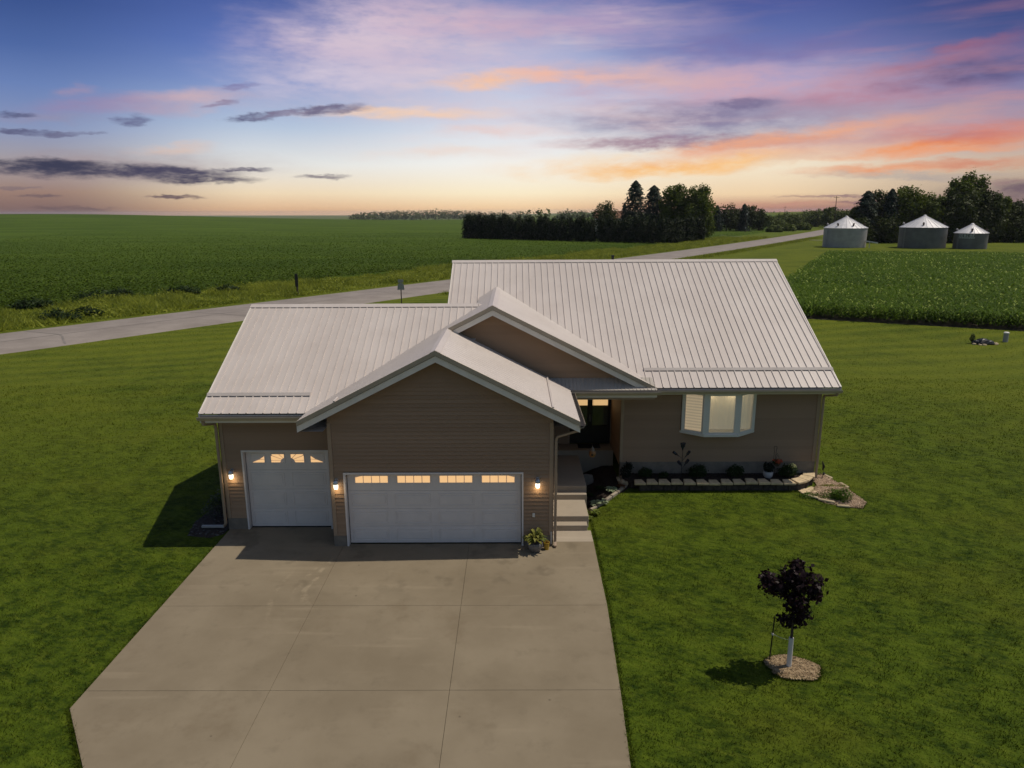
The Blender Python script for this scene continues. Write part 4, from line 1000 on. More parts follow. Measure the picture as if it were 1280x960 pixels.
# bottle tree
p0 = at(851, 603, 22.2); bt = thing('bottle_tree', (p0.x, 22.2, .53), 'slim metal bottle tree with dark blue glass bottles on its branches', 'garden ornament')
MB().tube([(0, 0, -.1), (0.0, 0, .45), (.01, 0, .98)], [.012, .010, .008], 8).build('stem', M['black'], bt)
M['bottle'] = mat('dark_blue_bottle_glass', (.010, .013, .035), .12, spec=.6, var=.05)
for (a, b) in (((0, .98), (-.03, 1.24)), ((0, .98), (.05, 1.25)), ((.0, .72), (-.30, .95)), ((.0, .62), (.22, .98)), ((.0, .45), (-.13, .63)), ((.0, .34), (.20, .68))):
    A, B = Vector((a[0], 0, a[1])), Vector((b[0], random.uniform(-.05, .05), b[1])); d = B - A; L_m = d.length
    br = MB(); br.tube([A, B - d.normalized() * .1], .007, 6); bo = br.build('branch', M['black'], bt)
    dn = d.normalized(); s = B - dn * .24; q = MB(); q.tube([s, s + dn * .08, s + dn * .12, s + dn * .25, s + dn * .26], [.016, .018, .046, .048, .026], 10); q.build('bottle', M['bottle'], bo, smooth=True)
# shepherd hook and basket
p0 = at(966, 600, 22.25); sh = thing('shepherd_hook', (p0.x, 22.25, .53), 'thin black double shepherd hook standing in the bed under the right wall', 'plant hook')
q = MB()
for s in (-1, 1): q.tube([(.03 * s, 0, -.1), (.03 * s, 0, .95), (.05 * s, 0, 1.06), (.03 * s, 0, 1.12), (0, 0, 1.10)], .007, 6)
q.tube([(.03, 0, .80), (.07, -.03, .88), (.09, -.05, .83)], .006, 6); q.build('pole', M['black'], sh)
hb = thing('flower_basket', (p0.x + .07, 22.2, .53 + .52), 'hanging basket of red and orange flowers on the shepherd hook', 'hanging basket')
MB().lathe([(0, -.08), (.07, -.07), (.12, .03), (.11, .03), (.0, .01)], 14).build('basket', M['wood'], hb, smooth=True)
MB().tube([(.1, 0, .03), (.03, 0, .28), (0, 0, .30), (-.1, 0, .03)], .004, 5).build('hanger', M['black'], hb)
bush('', None, None, None, [((-.02, 0, .08), (.17, .14, .08))], 200, .05, M['shrub'], 29, parent=hb)
bush('', None, None, None, [((.02, -.04, .11), (.16, .12, .08))], 110, .055, M['red'], 30, parent=hb, part='flowers')
# birdhouse hanging from the porch eave
p0 = at(740.5, 566, 21.7); bh = thing('gourd_birdhouse', (p0.x, 21.7, p0.z), 'round orange gourd birdhouse with grey cap hanging from the porch eave', 'birdhouse')
MB().lathe([(0, -.15), (.07, -.13), (.115, -.05), (.105, .03), (.06, .09), (.03, .12), (0, .13)], 16).build('gourd', mat('orange_gourd', (.26, .13, .045), .5, var=.25, vs=14), bh, smooth=True)
MB().lathe([(0, .10), (.085, .075), (.05, .14), (.02, .19), (.0, .24)], 12).build('cap', M['found'], bh, smooth=True)
q = MB(); q.lathe([(0, 0), (.035, 0), (.035, .012), (0, .012)], 12); q.v = [(a - .02, -.112 - c, b - .035) for a, b, c in q.v]; q.build('entry_hole', M['black'], bh)
MB().tube([(0, 0, .2), (0, 0, 3.52 - p0.z)], .003, 5).build('wire', M['black'], bh)
# leaning slab, hostas, small bed plants
p0 = gnd(735, 596, .33); q = MB(); q.extrude([(-.2, 0, 0), (.18, 0, 0), (.2, .02, .2), (.16, .05, .36), (-.10, .06, .40), (-.2, .03, .28)], (0, .06, 0)); o = q.build('stone_slab', M['found'], bevel=.02); o.location = (p0.x, p0.y, gz(p0.x, p0.y)); tag(o, 'grey upright stone slab in the shaded bed beside the landing', 'stone')
def hosta(u, v, s, label, m_, seed, n=26, name='hosta', z=.2):
    p0 = gnd(u, v, z); t = thing(name, (p0.x, p0.y, gz(p0.x, p0.y) + .01), label, 'plant'); s *= .78; rosette(t, n, .26 * s, .12 * s, m_, seed, 'leaves', .8); rosette(t, n // 2, .17 * s, .10 * s, m_, seed + 1, 'inner_leaves', 1.5); return t
hosta(744, 626, 1.0, 'pale variegated hosta nearest the steps in the mulch bed', M['hosta'], 41); hosta(753, 627, 1.05, 'pale variegated hosta in the middle of the trio', M['hosta'], 43); hosta(763, 617, 1.1, 'pale variegated hosta farthest from the steps in the trio', M['hosta'], 45)
hosta(777, 613, .8, 'rusty brown leafed plant at the tip of the mulch bed', M['rust'], 47, name='small_plant'); hosta(736, 614, .9, 'dark green low plant against the top step', M['shrub'], 49, name='small_plant'); hosta(749, 611, .9, 'dark green plant behind the pale hostas', M['shrub'], 51, name='small_plant')
hosta(744, 641, 1.0, 'lime green leafy plant at the near end of the curved edging', M['lime'], 53, name='small_plant', z=.05); hosta(737, 648, .7, 'small lime green weed tuft beside the middle steps', M['lime'], 55, name='small_plant', z=.03)
# gravel corner at the right end of the house
GR = [(10.12, 23.3), (10.40, 23.65), (10.66, 23.1), (10.86, 22.3), (10.95, 21.6), (11.08, 20.95), (10.8, 20.6), (10.3, 20.7), (9.75, 20.95), (9.45, 21.5), (9.75, 21.8), (10.05, 22.3)]
bed('gravel_bed', GR, M['gravel'], .02); scatter('gravel', GR, 5200, .028, M['pebbles'], 5, .025)
k = 0
for (x, y, l, r, s) in ((9.85, 21.02, .5, -.55, .07), (9.5, 21.32, .45, -.75, .06), (10.25, 20.72, .4, -.2, .06), (10.72, 23.05, .5, -1.25, .05), (10.93, 22.2, .45, -1.4, .05)):
    q = MB(); q.extrude([(-l / 2, -.06, 0), (l / 2, -.05, 0), (l / 2 - .03, .06, 0), (-l / 2 + .02, .055, 0)], (0, 0, s)); o = q.build('edging_rock', M['stone'], bevel=.015); o.location = (x, y, gz(x, y)); o.rotation_euler.z = r
    tag(o, ('flat tan edging rock on the lawn side of the gravel, nearest the block wall' if k == 1 else 'long flat tan edging rock at the front of the gravel' if k == 0 else 'short flat edging rock at the front point of the gravel' if k == 2 else 'dark edged flat rock at the back rim of the gravel' if k == 3 else 'flat rock on the right rim of the gravel corner'), 'rock'); k += 1
p0 = gnd(1053, 628, .15); bush('shrub', 'small round bright green shrub on the gravel corner', 'shrub', (p0.x, p0.y, gz(p0.x, p0.y)), [((0, 0, .2), (.30, .28, .22)), ((-.2, .1, .15), (.2, .2, .16))], 1300, .05, leafmat('bright_shrub', (.040, .085, .008), (.12, .19, .024), trans=.35, ns=4), 61)
p0 = gnd(1027, 623, .15); bush('ground_cover_plant', 'low mat of green creeping plant on the front of the gravel', 'plant', (p0.x, p0.y, gz(p0.x, p0.y)), [((-.45, -.05, .03), (.4, .2, .10)), ((.2, -.1, .03), (.45, .24, .12)), ((.5, .25, .03), (.3, .18, .10))], 1300, .05, bpy.data.materials['bright_shrub'], 62, stem=False)
p0 = gnd(1046, 611, .2); bush('ground_cover_plant', 'narrow green and brown creeper across the middle of the gravel', 'plant', (p0.x, p0.y, gz(p0.x, p0.y)), [((-.3, .02, .02), (.3, .10, .07)), ((.2, 0, .02), (.32, .10, .07))], 420, .05, M['weeds'], 63, stem=False)
p0 = gnd(1022, 594, .25); bush('ground_cover_plant', 'small yellow green tuft on the gravel beside the downspout', 'plant', (p0.x, p0.y, gz(p0.x, p0.y)), [((0, 0, .04), (.2, .14, .07))], 200, .05, M['lime'], 64, stem=False)
p0 = gnd(1028, 599, .25); bs = thing('bird_stake', (p0.x, p0.y, gz(p0.x, p0.y)), 'black metal bird silhouette on a thin stake in the gravel', 'garden ornament')
MB().tube([(0, 0, -.1), (0, 0, .5)], .008, 6).build('stake', M['black'], bs)
q = MB(); q.tube([(-.03, 0, .30), (-.015, 0, .35), (.0, 0, .43), (-.02, 0, .50), (-.04, 0, .56), (-.06, 0, .64)], [.01, .03, .042, .034, .022, .006], 10); q.tube([(.015, 0, .14), (.03, 0, .18), (.03, 0, .22)], [.02, .05, .02], 8); q.build('bird', M['black'], bs, smooth=True)

# ------------------------------------------------------------------ by the garage
p0 = gnd(669, 691, 0); fp = thing('flower_pot', (p0.x, 18.14, 0), 'round grey glazed pot of yellow green leaves beside the double garage door', 'potted plant')
MB().lathe([(0, 0), (.11, 0), (.17, .06), (.215, .16), (.21, .25), (.195, .27), (.17, .27), (.165, .23), (0, .23)], 24).build('pot', M['pot'], fp, smooth=True)
rosette(fp, 46, .36, .10, M['croton'], 71, 'leaves', 1.0, .24); rosette(fp, 26, .26, .09, M['croton'], 72, 'inner_leaves', 2.2, .26)
bk = thing('yellow_can', (.88, 18.24, 0), 'small yellow plastic pail standing between the grey pot and the downspout', 'pail')
MB().lathe([(0, 0), (.065, 0), (.082, .2), (.088, .2), (.088, .215), (.075, .215), (.06, .02), (0, .02)], 18).build('body', M['yellow'], bk, smooth=True)
MB().tube([(-.085, 0, .2), (-.06, -.05, .24), (0, -.07, .26), (.06, -.05, .24), (.085, 0, .2)], .005, 6).build('handle', M['black'], bk)
q = MB(); q.box(1.0, 1.035, GW - .05, GW - .015, .05, .42); o = q.build('conduit', M['vinyl'], bevel=.005); o.parent = H; o.location = -H.location
# shaded side bed
SB = [(-8.55, 19.6), (-8.55, 21.8), (-9.6, 21.6), (-9.8, 20.2), (-9.6, 19.2), (-8.9, 19.05), (-8.56, 19.3)]
bed('side_bed', SB, M['mulch'], .012); scatter('side_stones', SB, 160, .05, leafmat('grey_stones', (.03, .03, .028), (.15, .145, .14), trans=0, rough=.9, ns=6), 6, .02)
bush('shrub', 'sparse twiggy shrub in the shaded bed left of the single garage bay', 'shrub', (-9.15, 20.7, 0), [((0, 0, .45), (.45, .4, .4)), ((-.2, -.3, .3), (.3, .3, .28))], 420, .09, leafmat('dusty_leaves', (.03, .045, .025), (.12, .13, .08), trans=.2, ns=3), 73, shell=.2)

# ------------------------------------------------------------------ the little maple
tx, ty = 5.66, 12.97
ring = [(tx + .06 + (.53 + .03 * math.sin(3 * a + 1) + .03 * math.sin(7 * a)) * math.cos(a), ty - .05 + (.44 + .03 * math.cos(2 * a) + .025 * math.sin(5 * a)) * math.sin(a - .12)) for a in [i * math.pi / 12 for i in range(24)]]
bed('mulch_ring', ring, mat('brown_chip_mulch', (.16, .11, .065), .95, var=.5, vs=22, bump=.9, bs=50), .02); scatter('wood_chip_mulch', ring, 2600, .030, M['chips'], 8, .03, .35)
lob = [((-.02, -.10, 2.12), (.34, .32, .36)), ((-.42, -.08, 1.92), (.30, .28, .24)), ((-.50, .0, 2.06), (.18, .2, .14)), ((.30, -.12, 1.92), (.28, .30, .34)), ((.02, -.22, 1.62), (.30, .28, .30)), ((.18, -.05, 1.22), (.24, .24, .26)), ((-.16, -.05, 1.15), (.18, .18, .12)), ((.05, .1, 1.0), (.22, .2, .15)), ((.0, -.1, 2.38), (.16, .16, .16)), ((.42, -.05, 1.68), (.14, .16, .16)), ((.0, .2, 1.8), (.3, .28, .35))]
lob = [((c[0] * 1.06 - .07, c[1], c[2]), tuple(x * .96 for x in r)) for c, r in lob]
mt_ = tree('young_maple', 'young dark purple maple with a white trunk guard standing on the front lawn', 'tree', (tx, ty, -.03), lob, 2300, .094, M['purple'], 1.75, .030, 81, shell=.30, lean=(-.04, -.08))
MB().tube([(0, 0, .0), (-.005, -.012, .36), (-.014, -.024, .70)], [.052, .050, .047], 12).build('trunk_guard', M['vinyl'], mt_, smooth=True)
st = thing('tree_stake', (5.34, 13.2, -.03), 'thin black metal stake with a white tie beside the young maple', 'stake')
MB().tube([(0, 0, -.05), (.03, 0, 1.02)], .014, 6).build('post', M['black'], st)
q = MB(); q.tube([(.02, 0, .60), (.018, 0, .60 + .04)], .022, 8); q.tube([(.02, 0, .62), (.15, -.1, .60), (.28, -.24, .63)], .004, 5); q.build('tie', M['vinyl'], st)

# ------------------------------------------------------------------ back lawn and road furniture
p0 = gnd(1257, 424, -.1); pp = thing('utility_post', (p0.x, p0.y, gz(p0.x, p0.y)), 'stubby grey cylinder post with a pale cap at the corn edge', 'post')
MB().lathe([(.17, 0), (.17, .62), (0, .62)], 16).build('body', M['galv'], pp, smooth=True); MB().lathe([(.19, .62), (.19, .70), (.12, .74), (0, .74)], 16).build('cap', M['vinyl'], pp, smooth=True)
p0 = gnd(1229, 427, -.1); wc = thing('boulder_group', (p0.x, p0.y, gz(p0.x, p0.y)), 'dark boulder cluster with pale stones on the back lawn before the corn', 'rocks')
for i, (x, y, r, h, mm) in enumerate(((0, 0, .45, .42, 'black'), (-.42, .1, .3, .3, 'black'), (.45, .0, .35, .3, 'black'), (.85, -.1, .22, .16, 'stone'), (-.15, -.35, .2, .12, 'stone'), (-.7, -.1, .16, .12, 'stone'), (-.4, -.3, .12, .1, 'stone'))):
    q = MB(); q.lathe([(r * .8, -.1), (r, h * .3), (r * .75, h * .8), (r * .25, h), (0, h)], 8, (x, y, 0)); q.v = [(a + random.uniform(-.05, .05) * r * 3, b + random.uniform(-.04, .04), c) for a, b, c in q.v]; q.build('boulder' if r > .25 else 'stone', M[mm], wc)
p0 = gnd(1215, 426, -.1); bush('shrub', 'tiny dark shrub left of the boulder cluster on the back lawn', 'shrub', (p0.x, p0.y, gz(p0.x, p0.y)), [((0, 0, .4), (.2, .2, .35))], 220, .1, M['shrub'], 91)
# road sign seen from behind and roadside marker post
p0 = gnd(502, 381, -.3); Y0 = 75.0; p0 = at(502, 380, Y0); z0 = gz(p0.x, Y0); rsn = thing('road_sign', (p0.x, Y0, z0), 'grey road sign seen from the back on a dark post by the near road edge', 'road sign')
MB().beam((0, 0, -.2), (0, 0, 2.2), .09, .09, (0, 1, 0)).build('post', M['wood'], rsn)
MB().extrude([(-.38, -.07, 1.55), (.38, -.07, 1.55), (.30, -.07, 2.15), (.0, -.07, 2.3), (-.30, -.07, 2.15)], (0, .02, 0)).build('sign_plate', M['galv'], rsn); MB().extrude([(-.28, -.08, 2.3), (.28, -.08, 2.3), (.28, -.08, 2.62), (-.28, -.08, 2.62)], (0, .02, 0)).build('upper_plate', M['galv'], rsn)
p0 = at(372, 367, 84.0); z0 = gz(p0.x, 84); rp = thing('marker_post', (p0.x, 84.0, z0), 'dark weathered post with a dark plate across the road among verge weeds', 'marker post')
MB().beam((0, 0, -.3), (0, 0, 2.2), .16, .16, (0, 1, 0)).build('post', M['wood'], rp); MB().box(-.17, .19, -.12, -.08, 1.0, 2.5).build('plate', M['black'], rp)

# ------------------------------------------------------------------ grain bins
def grain_bin(loc, r, he, hr, label, vents, wm):
    t = thing('grain_bin', loc, label, 'grain bin', 'round steel grain bins'); n = 64; rows = int(he / .10)
    prof = [(r * .98, -.2)] + [(r + (.018 if i % 2 else -.018), he * i / rows) for i in range(rows + 1)]
    MB().lathe(prof, n).build('wall', M[wm], t, smooth=True)
    rf = MB(); seg = 26
    for i in range(seg):
        a0, a1 = 2 * math.pi * i / seg, 2 * math.pi * (i + 1) / seg; R1, R0 = r + .16, .35; z1, z2 = he - .04, he + hr
        P = lambda a, rr, z: (rr * math.cos(a), rr * math.sin(a), z)
        rf.poly([P(a0, R1, z1), P(a1, R1, z1), P(a1, R0, z2), P(a0, R0, z2)]); rf.beam(P(a0, R1, z1 + .03), P(a0, R0, z2 + .03), .07, .08)
    ro = rf.build('roof', M['galv_roof'], t); MB().lathe([(.4, he + hr - .05), (.4, he + hr + .16), (.15, he + hr + .32), (0, he + hr + .32)], 16).build('roof_cap', M['galv_roof'], ro, smooth=True)
    for a in vents:
        c, s = math.cos(a), math.sin(a); b = Vector((c * r * .82, s * r * .82, he + hr * .18)); q = MB(); q.tube([b, b + Vector((0, 0, .42)), b + Vector((c * .3, s * .3, .58))], [.2, .2, .24], 10); q.build('roof_vent', M['wood'] if s < 0 else M['galv'], ro)
    lad = MB()
    for s in (-.2, .2):
        a = math.pi * 1.08; lad.tube([((r + .12) * math.cos(a), (r + .12) * math.sin(a) + s, 0), ((r + .12) * math.cos(a), (r + .12) * math.sin(a) + s, he)], .025, 5)
    for i in range(int(he / .35)): lad.beam(((r + .12) * math.cos(a), (r + .12) * math.sin(a) - .2, .3 + i * .35), ((r + .12) * math.cos(a), (r + .12) * math.sin(a) + .2, .3 + i * .35), .03, .03)
    lad.build('ladder', M['galv'], t); return t
def bin_at(u, YB): p = at(u, 300, YB); return (p.x, YB, gz(p.x, YB))
b1 = grain_bin(bin_at(1055.5, 192), 5.25, 5.0, 2.75, 'pale grain bin nearest the road, with an unloading chute at its base', (-1.58, -2.44, -.5, 2.7), 'galv')
b2 = grain_bin(bin_at(1152.5, 187), 5.45, 5.2, 2.75, 'middle grain bin in front of the dark woods', (-2.10, -.45, 2.7), 'galv_dark')
b3 = grain_bin(bin_at(1213, 182), 3.7, 3.85, 2.05, 'smallest grain bin, with faded lettering under its eave', (-2.10, -.45, 2.7), 'galv_dark')
q = MB(); q.beam((3.6, -4.2, 1.7), (6.4, -4.8, 1.25), .9, .3); q.beam((4.6, -4.4, -.1), (4.6, -4.4, 1.5), .15, .15, (0, 1, 0)); q.build('unloading_chute', M['galv_roof'], b1)
# faded two-line lettering on the small bin: pale strokes on the curved wall
q = MB(); rr = 3.7
def stroke(a0, a1, z0, z1):
    n = 3; P = []
    for i in range(n + 1):
        a = a0 + (a1 - a0) * i / n; P.append(((rr + .035) * math.cos(a), (rr + .035) * math.sin(a)))
    for (p, r2) in zip(P, P[1:]): q.poly([(p[0], p[1], z0), (r2[0], r2[1], z0), (r2[0], r2[1], z1), (p[0], p[1], z1)])
a = -2.86
for k in range(6):
    w = .105; stroke(a, a + .022, 3.0, 3.62); stroke(a + .022, a + w, 3.53, 3.62)
    if k % 2 == 0: stroke(a + w - .022, a + w, 3.0, 3.53)
    if k % 3: stroke(a + .022, a + w - .022, 3.27, 3.35)
    stroke(a + .022, a + w - .0221, 3.0, 3.08); a += .165
a = -2.88
for k in range(9): stroke(a, a + .085, 2.60, 2.68); stroke(a, a + .022, 2.68, 2.86); stroke(a + .03, a + .085, 2.80, 2.88); a += .112
q.build('lettering', mat('faded_white_paint', (.62, .63, .61), .7, var=.2, vs=3), b3)
# ------------------------------------------------------------------ lawn blades, verge weeds, corn
def no_grass(x, y):
    m_ = inpoly(x, y, [(a + (.02 if a > 0 else 0), b) for a, b in DR]) | ((x > -8.55) & (x < 10.2) & (y > 22.6) & (y < 36)) | ((x > -8.6) & (x < 1.1) & (y > 18.5) & (y < 28)) | ((x > 1.0) & (x < 2.31) & (y > 18.5) & (y < 24))
    for P in (MB_POLY, [(3.75, 21.76), (9.3, 21.76), (10.1, 22.0), (10.1, 22.8), (3.5, 22.8)], GR, SB, [(tx + (a - tx) * .93, ty + (b - ty) * .93) for a, b in ring]): m_ |= inpoly(x, y, P)
    d = (x - road_s(y)) * .81; return m_ | (d < .35)
def blade_mesh(name, x, y, h, w, m_, seed, lean=.5):
    rng = np.random.default_rng(seed); n = len(x); z = g(x, y) - .006; a = rng.uniform(0, 6.283, n); b = rng.uniform(0, 6.283, n)
    hh = h * rng.uniform(.5, 1.3, n); ln = hh * lean * rng.uniform(.2, 1.4, n); w = w * rng.uniform(.7, 1.3, n)
    B = np.stack([x, y, z], 1); e = np.stack([np.cos(a) * w, np.sin(a) * w, np.zeros(n)], 1); t = np.stack([np.cos(b) * ln, np.sin(b) * ln, hh], 1)
    return tag(np_mesh(name, np.stack([B - e, B + e, B + t], 1), 3, m_), kind='stuff')
rng = np.random.default_rng(5)
gxs, gys = [], []
for (y0, y1, dens) in ((8.6, 13, 520), (13, 18, 380), (18, 25, 230), (25, 38, 75), (38, 66, 16)):
    wid = y1 * .80 + 1; n = int(dens * 2 * wid * (y1 - y0)); x = rng.uniform(-wid, wid, n); y = rng.uniform(y0, y1, n)
    k = (np.abs(x) < y * .80 + 1) & ~no_grass(x, y) & ~((x > 20) & (y > 66 - (x - 20) * .47)); gxs.append(x[k]); gys.append(y[k])
gx_, gy_ = np.concatenate(gxs), np.concatenate(gys); hsc = np.where(gy_ > 25, 1.35, 1.0)
blade_mesh('lawn_grass', gx_, gy_, .050 * hsc * (1 + .45 * np.sin(gx_ * 5.1 + 2 * np.sin(gy_ * 3.3)) * np.sin(gy_ * 4.3 + gx_)), .0085 * hsc ** 2, M['blades'], 11, .8)
# a fringe of longer blades along the slab, the bed and the wall
def edge_pts(poly, n, sp):
    poly = np.array(poly); k = rng.integers(0, len(poly) - 1, n); t = rng.uniform(0, 1, (n, 1)); p = poly[k] * (1 - t) + poly[k + 1] * t + rng.normal(size=(n, 2)) * sp; return p[:, 0], p[:, 1]
fx, fy = [], []
for P, n in (([(-8.52, 19.2), (-8.53, 11.7), (-7.38, 10.15), (-5.7, 7.9)], 2600), ([(1.99, 8), (2.0, 10.2), (2.1, 12.1), (2.25, 15.3), (2.32, 18.7), (2.33, 20.8)], 3000), ([(3.9, 21.72), (6.5, 21.7), (9.3, 21.7)], 2000), (GR + GR[:1], 1200), (ring + ring[:1], 1500)):
    a, b = edge_pts(P, n, .025); fx.append(a); fy.append(b)
fx, fy = np.concatenate(fx), np.concatenate(fy)
blade_mesh('edge_grass', fx, fy, .062, .008, M['blades'], 12, 1.0)
# verge: tall weeds and seed heads beyond the road
n = 90000; y = 30 + 230 * rng.uniform(0, 1, n) ** 1.6; d = -10.8 - 14.0 * rng.uniform(0, 1, n) ** .8; x = road_s(y) + d / .81
ok = (np.abs(x) < y * .78 + 2); x, y = x[ok], y[ok]
patch = np.sin(x * .21 + 2 * np.sin(y * .09)) * np.sin(y * .17 + x * .05) + .5 * np.sin(x * .9 + y * .6)
hh = (.45 + .38 * np.clip(patch, -.6, 1)) * 1.0
blade_mesh('verge_weeds', x, y, hh, .045 * (1 + y / 160), M['weeds'], 13, 1.3)
n = 60000; y = 32 + 230 * rng.uniform(0, 1, n) ** 1.6; dd = -11.2 - 13.0 * rng.uniform(0, 1, n) ** .9; x = road_s(y) + dd / .81; ok = np.abs(x) < y * .78 + 2; x, y = x[ok], y[ok]
pt = np.sin(x * .43 + 1.3 * np.sin(y * .23)) * np.sin(y * .37 + x * .11); ok = pt > -.35; x, y, pt = x[ok], y[ok], pt[ok]
P = np.stack([x, y, g(x, y) + (.15 + .95 * np.clip(pt, 0, 1)) * rng.uniform(.3, 1, len(x))], 1); tag(np_mesh('verge_brush', quads(P, rng.normal(size=(len(x), 3)) * .6 + np.array([0, 0, .8]), .30, rng, .6), 4, M['weeds']), kind='stuff')
n = 22000; y = 40 + 220 * rng.uniform(0, 1, n) ** 1.4; x = road_s(y) + rng.uniform(2.2, 5.5, n) / .81 * rng.uniform(.4, 1, n); x2 = np.abs(x) < y * .78
k2 = x2 & (y > 84); blade_mesh('roadside_grass', x[k2], y[k2], .4, .05, M['weeds'], 14, .8)
for i, (u, v, w, h) in enumerate(((40, 387.5, 3.6, 1.5), (125, 377, 4.2, 1.6), (150, 374, 2.6, 1.5), (75, 402, 3.0, 1.2), (108, 396, 2.6, 1.1), (228, 369, 3.4, 1.3), (285, 366, 2.4, 1.1))):
    p0 = gnd(u, v, -.3); dark = ('leftmost dark green brush clump at the field edge', 'wide dark green brush clump at the field edge between two yellow weed patches', 'smaller dark brush touching the right side of a wide clump', 'dark low brush close to the road at far left', 'dark low brush close to the road right of another low clump', 'dark brush at the field edge left of the marker post', 'small dark brush nearest the marker post across the road')[i]
    bush('roadside_bush', dark, 'bush', (p0.x, p0.y, gz(p0.x, p0.y)), [((0, 0, h * .4), (w * .4, w * .25, h * .55)), ((w * .35, .2, h * .3), (w * .3, w * .2, h * .45)), ((-w * .35, -.1, h * .3), (w * .3, w * .2, h * .4))], 900, .26, M['shrub'], 300 + i, 'brush on the verge')
# bean rows nearest the verge
n = 360000; y = 62 + 330 * rng.uniform(0, 1, n) ** 1.6; x = road_s(y) - 31.5 - (y * .9 + 30) * rng.uniform(0, 1, n) ** 1.2; ok = (np.abs(x) < y * .78 + 3) & (rng.uniform(0, 1, n) < np.clip((390 - y) / 270, 0, 1)); x, y = x[ok], y[ok]
row = np.round((x * .77 - y * .64) / .76) * .76; sft = row - (x * .77 - y * .64); x = x + sft * .77; y = y - sft * .64
P = np.stack([x, y, g(x, y) + .26 * rng.uniform(.8, 1.05, len(x))], 1); Nn = rng.normal(size=(len(x), 3)) * .35 + np.array([0, 0, 1.0])
M['bean'] = leafmat('bean_leaves', (.046, .080, .004), (.076, .120, .008), trans=.35, ns=.04, hl=(.14, .19, .03))
np_b = quads(P, Nn, .27, rng, .9); tag(np_mesh('bean_crop', np_b, 4, M['bean']), kind='stuff')
# corn
CP = [(21.5, 66.0), (60, 46.9), (150, 110), (128, 137), (66, 152)]
bed_c = MB(); v = []; 
ux, uy = .893, -.45; vx, vy = .45, .893
def corn_rows(v0, v1, along, jit):
    X, Y = [], []
    for vv in np.arange(v0, v1, .76):
        u = np.arange(-5, 150, along); u = u + rng.normal(size=len(u)) * along * .25; X.append(21.5 + ux * u + vx * vv + rng.normal(size=len(u)) * jit); Y.append(66.0 + uy * u + vy * vv + rng.normal(size=len(u)) * jit)
    X, Y = np.concatenate(X), np.concatenate(Y); k = inpoly(X, Y, CP) & (X > Y * .30 - 2) & ((X < Y * .80 + 3) | (rng.uniform(0, 1, len(X)) < .45)); return X[k], Y[k]
def corn_leaves(X, Y, nl, L, w, h):
    n = len(X); X = np.repeat(X, nl); Y = np.repeat(Y, nl); N_ = n * nl; i = np.tile(np.arange(nl), n); hs = np.repeat(h * rng.uniform(.85, 1.12, n), nl)
    a = rng.uniform(0, 6.283, N_); z0 = hs * (.15 + .75 * i / nl); L = L * rng.uniform(.7, 1.2, N_) * (1 - .3 * i / nl)
    d = np.stack([np.cos(a), np.sin(a)], 1); e = np.stack([-d[:, 1], d[:, 0]], 1); zg = g(X, Y); V = []
    for s, dz, ww in ((0, 0, .5), (.45, .34, 1), (1, .12, .12)):
        c = np.stack([X + d[:, 0] * L * s, Y + d[:, 1] * L * s, zg + z0 + dz * L], 1); ee = np.concatenate([e * (w * ww * .5), np.zeros((N_, 1))], 1); V += [c - ee, c + ee]
    return np.stack(V, 1)
X1, Y1 = corn_rows(0, 16, .19, .04); X2, Y2 = corn_rows(16, 104, .34, .06)
V = np.concatenate([corn_leaves(X1, Y1, 9, .72, .11, 1.55).reshape(-1, 3), corn_leaves(X2, Y2, 5, .80, .17, 1.55).reshape(-1, 3)]); n6 = len(V) // 6
fc = np.array([[0, 1, 3, 2], [2, 3, 5, 4]]); tag(np_mesh('corn_crop', V, 4, M['corn'], faces=(fc[None] + (np.arange(n6) * 6)[:, None, None]).reshape(-1, 4)), kind='stuff')
bed('corn_soil', CP, mat('field_soil', (.035, .028, .018), .95, var=.3, vs=2), .03)

# ------------------------------------------------------------------ windbreak, farmstead trees, woods
GH = 'cedars of the long windbreak'; LH = 'dark cedar standing shoulder to shoulder in the long windbreak row'
hp1 = [tree('windbreak_cedar', LH, 'tree', (0, 0, 0), [((0, 0, 3.4), (2.1, 2.1, 3.5)), ((.3, .2, 6.2), (1.25, 1.25, 2.5)), ((-.4, -.1, 5.2), (1.5, 1.5, 2.6)), ((.1, -.3, 1.3), (2.2, 2.2, 1.6))], 2600, .5, M['hedge'], 6.5, .2, 400 + i, GH, .45, False) for i in range(3)]
A, B, C_ = (-17.0, 268.0), (44.0, 216.5), (57.5, 226.0); spots = []
for i in range(27): t = i / 26; spots.append((A[0] + (B[0] - A[0]) * t, A[1] + (B[1] - A[1]) * t, 1.06 - .17 * t))
for i in range(1, 7): t = i / 6; spots.append((B[0] + (C_[0] - B[0]) * t, B[1] + (C_[1] - B[1]) * t, .90))
for i, (x, y, s) in enumerate(spots):
    s *= random.uniform(.94, 1.07); l = (x + random.uniform(-.4, .4), y + random.uniform(-.4, .4), gz(x, y)); rz = random.uniform(0, 6.28); sc = (s * 1.05, s * 1.05, s)
    if i < 3: o = hp1[i]; o.location = l; o.rotation_euler.z = rz; o.scale = sc
    else: copy_tree(hp1[i % 3], l, rz, sc)
def top_h(u, v, Y): p = at(u, v, Y); return p, p.z - gz(p.x, Y)
def T_at(kind, u, v, Y, w, label, seed, m_='leaf', n=9500, size=.68, z0=.0, name='tree', group=None, k=11):
    p, h = top_h(u, v, Y); loc = (p.x, Y, gz(p.x, Y))
    if kind == 'c': return conifer(name, label, 'tree', loc, h, w / 2, n, size, M[m_], seed, group)
    return tree(name, label, 'tree', loc, round_lobes(w, h, z0 * h, seed, k), n, size, M[m_], h * .55, max(.12, w * .025), seed, group, .30)
T_at('c', 795, 226, 262, 13, 'tallest dark spruce rising behind the windbreak', 501, 'spruce', 9000, .66, name='spruce_tree')
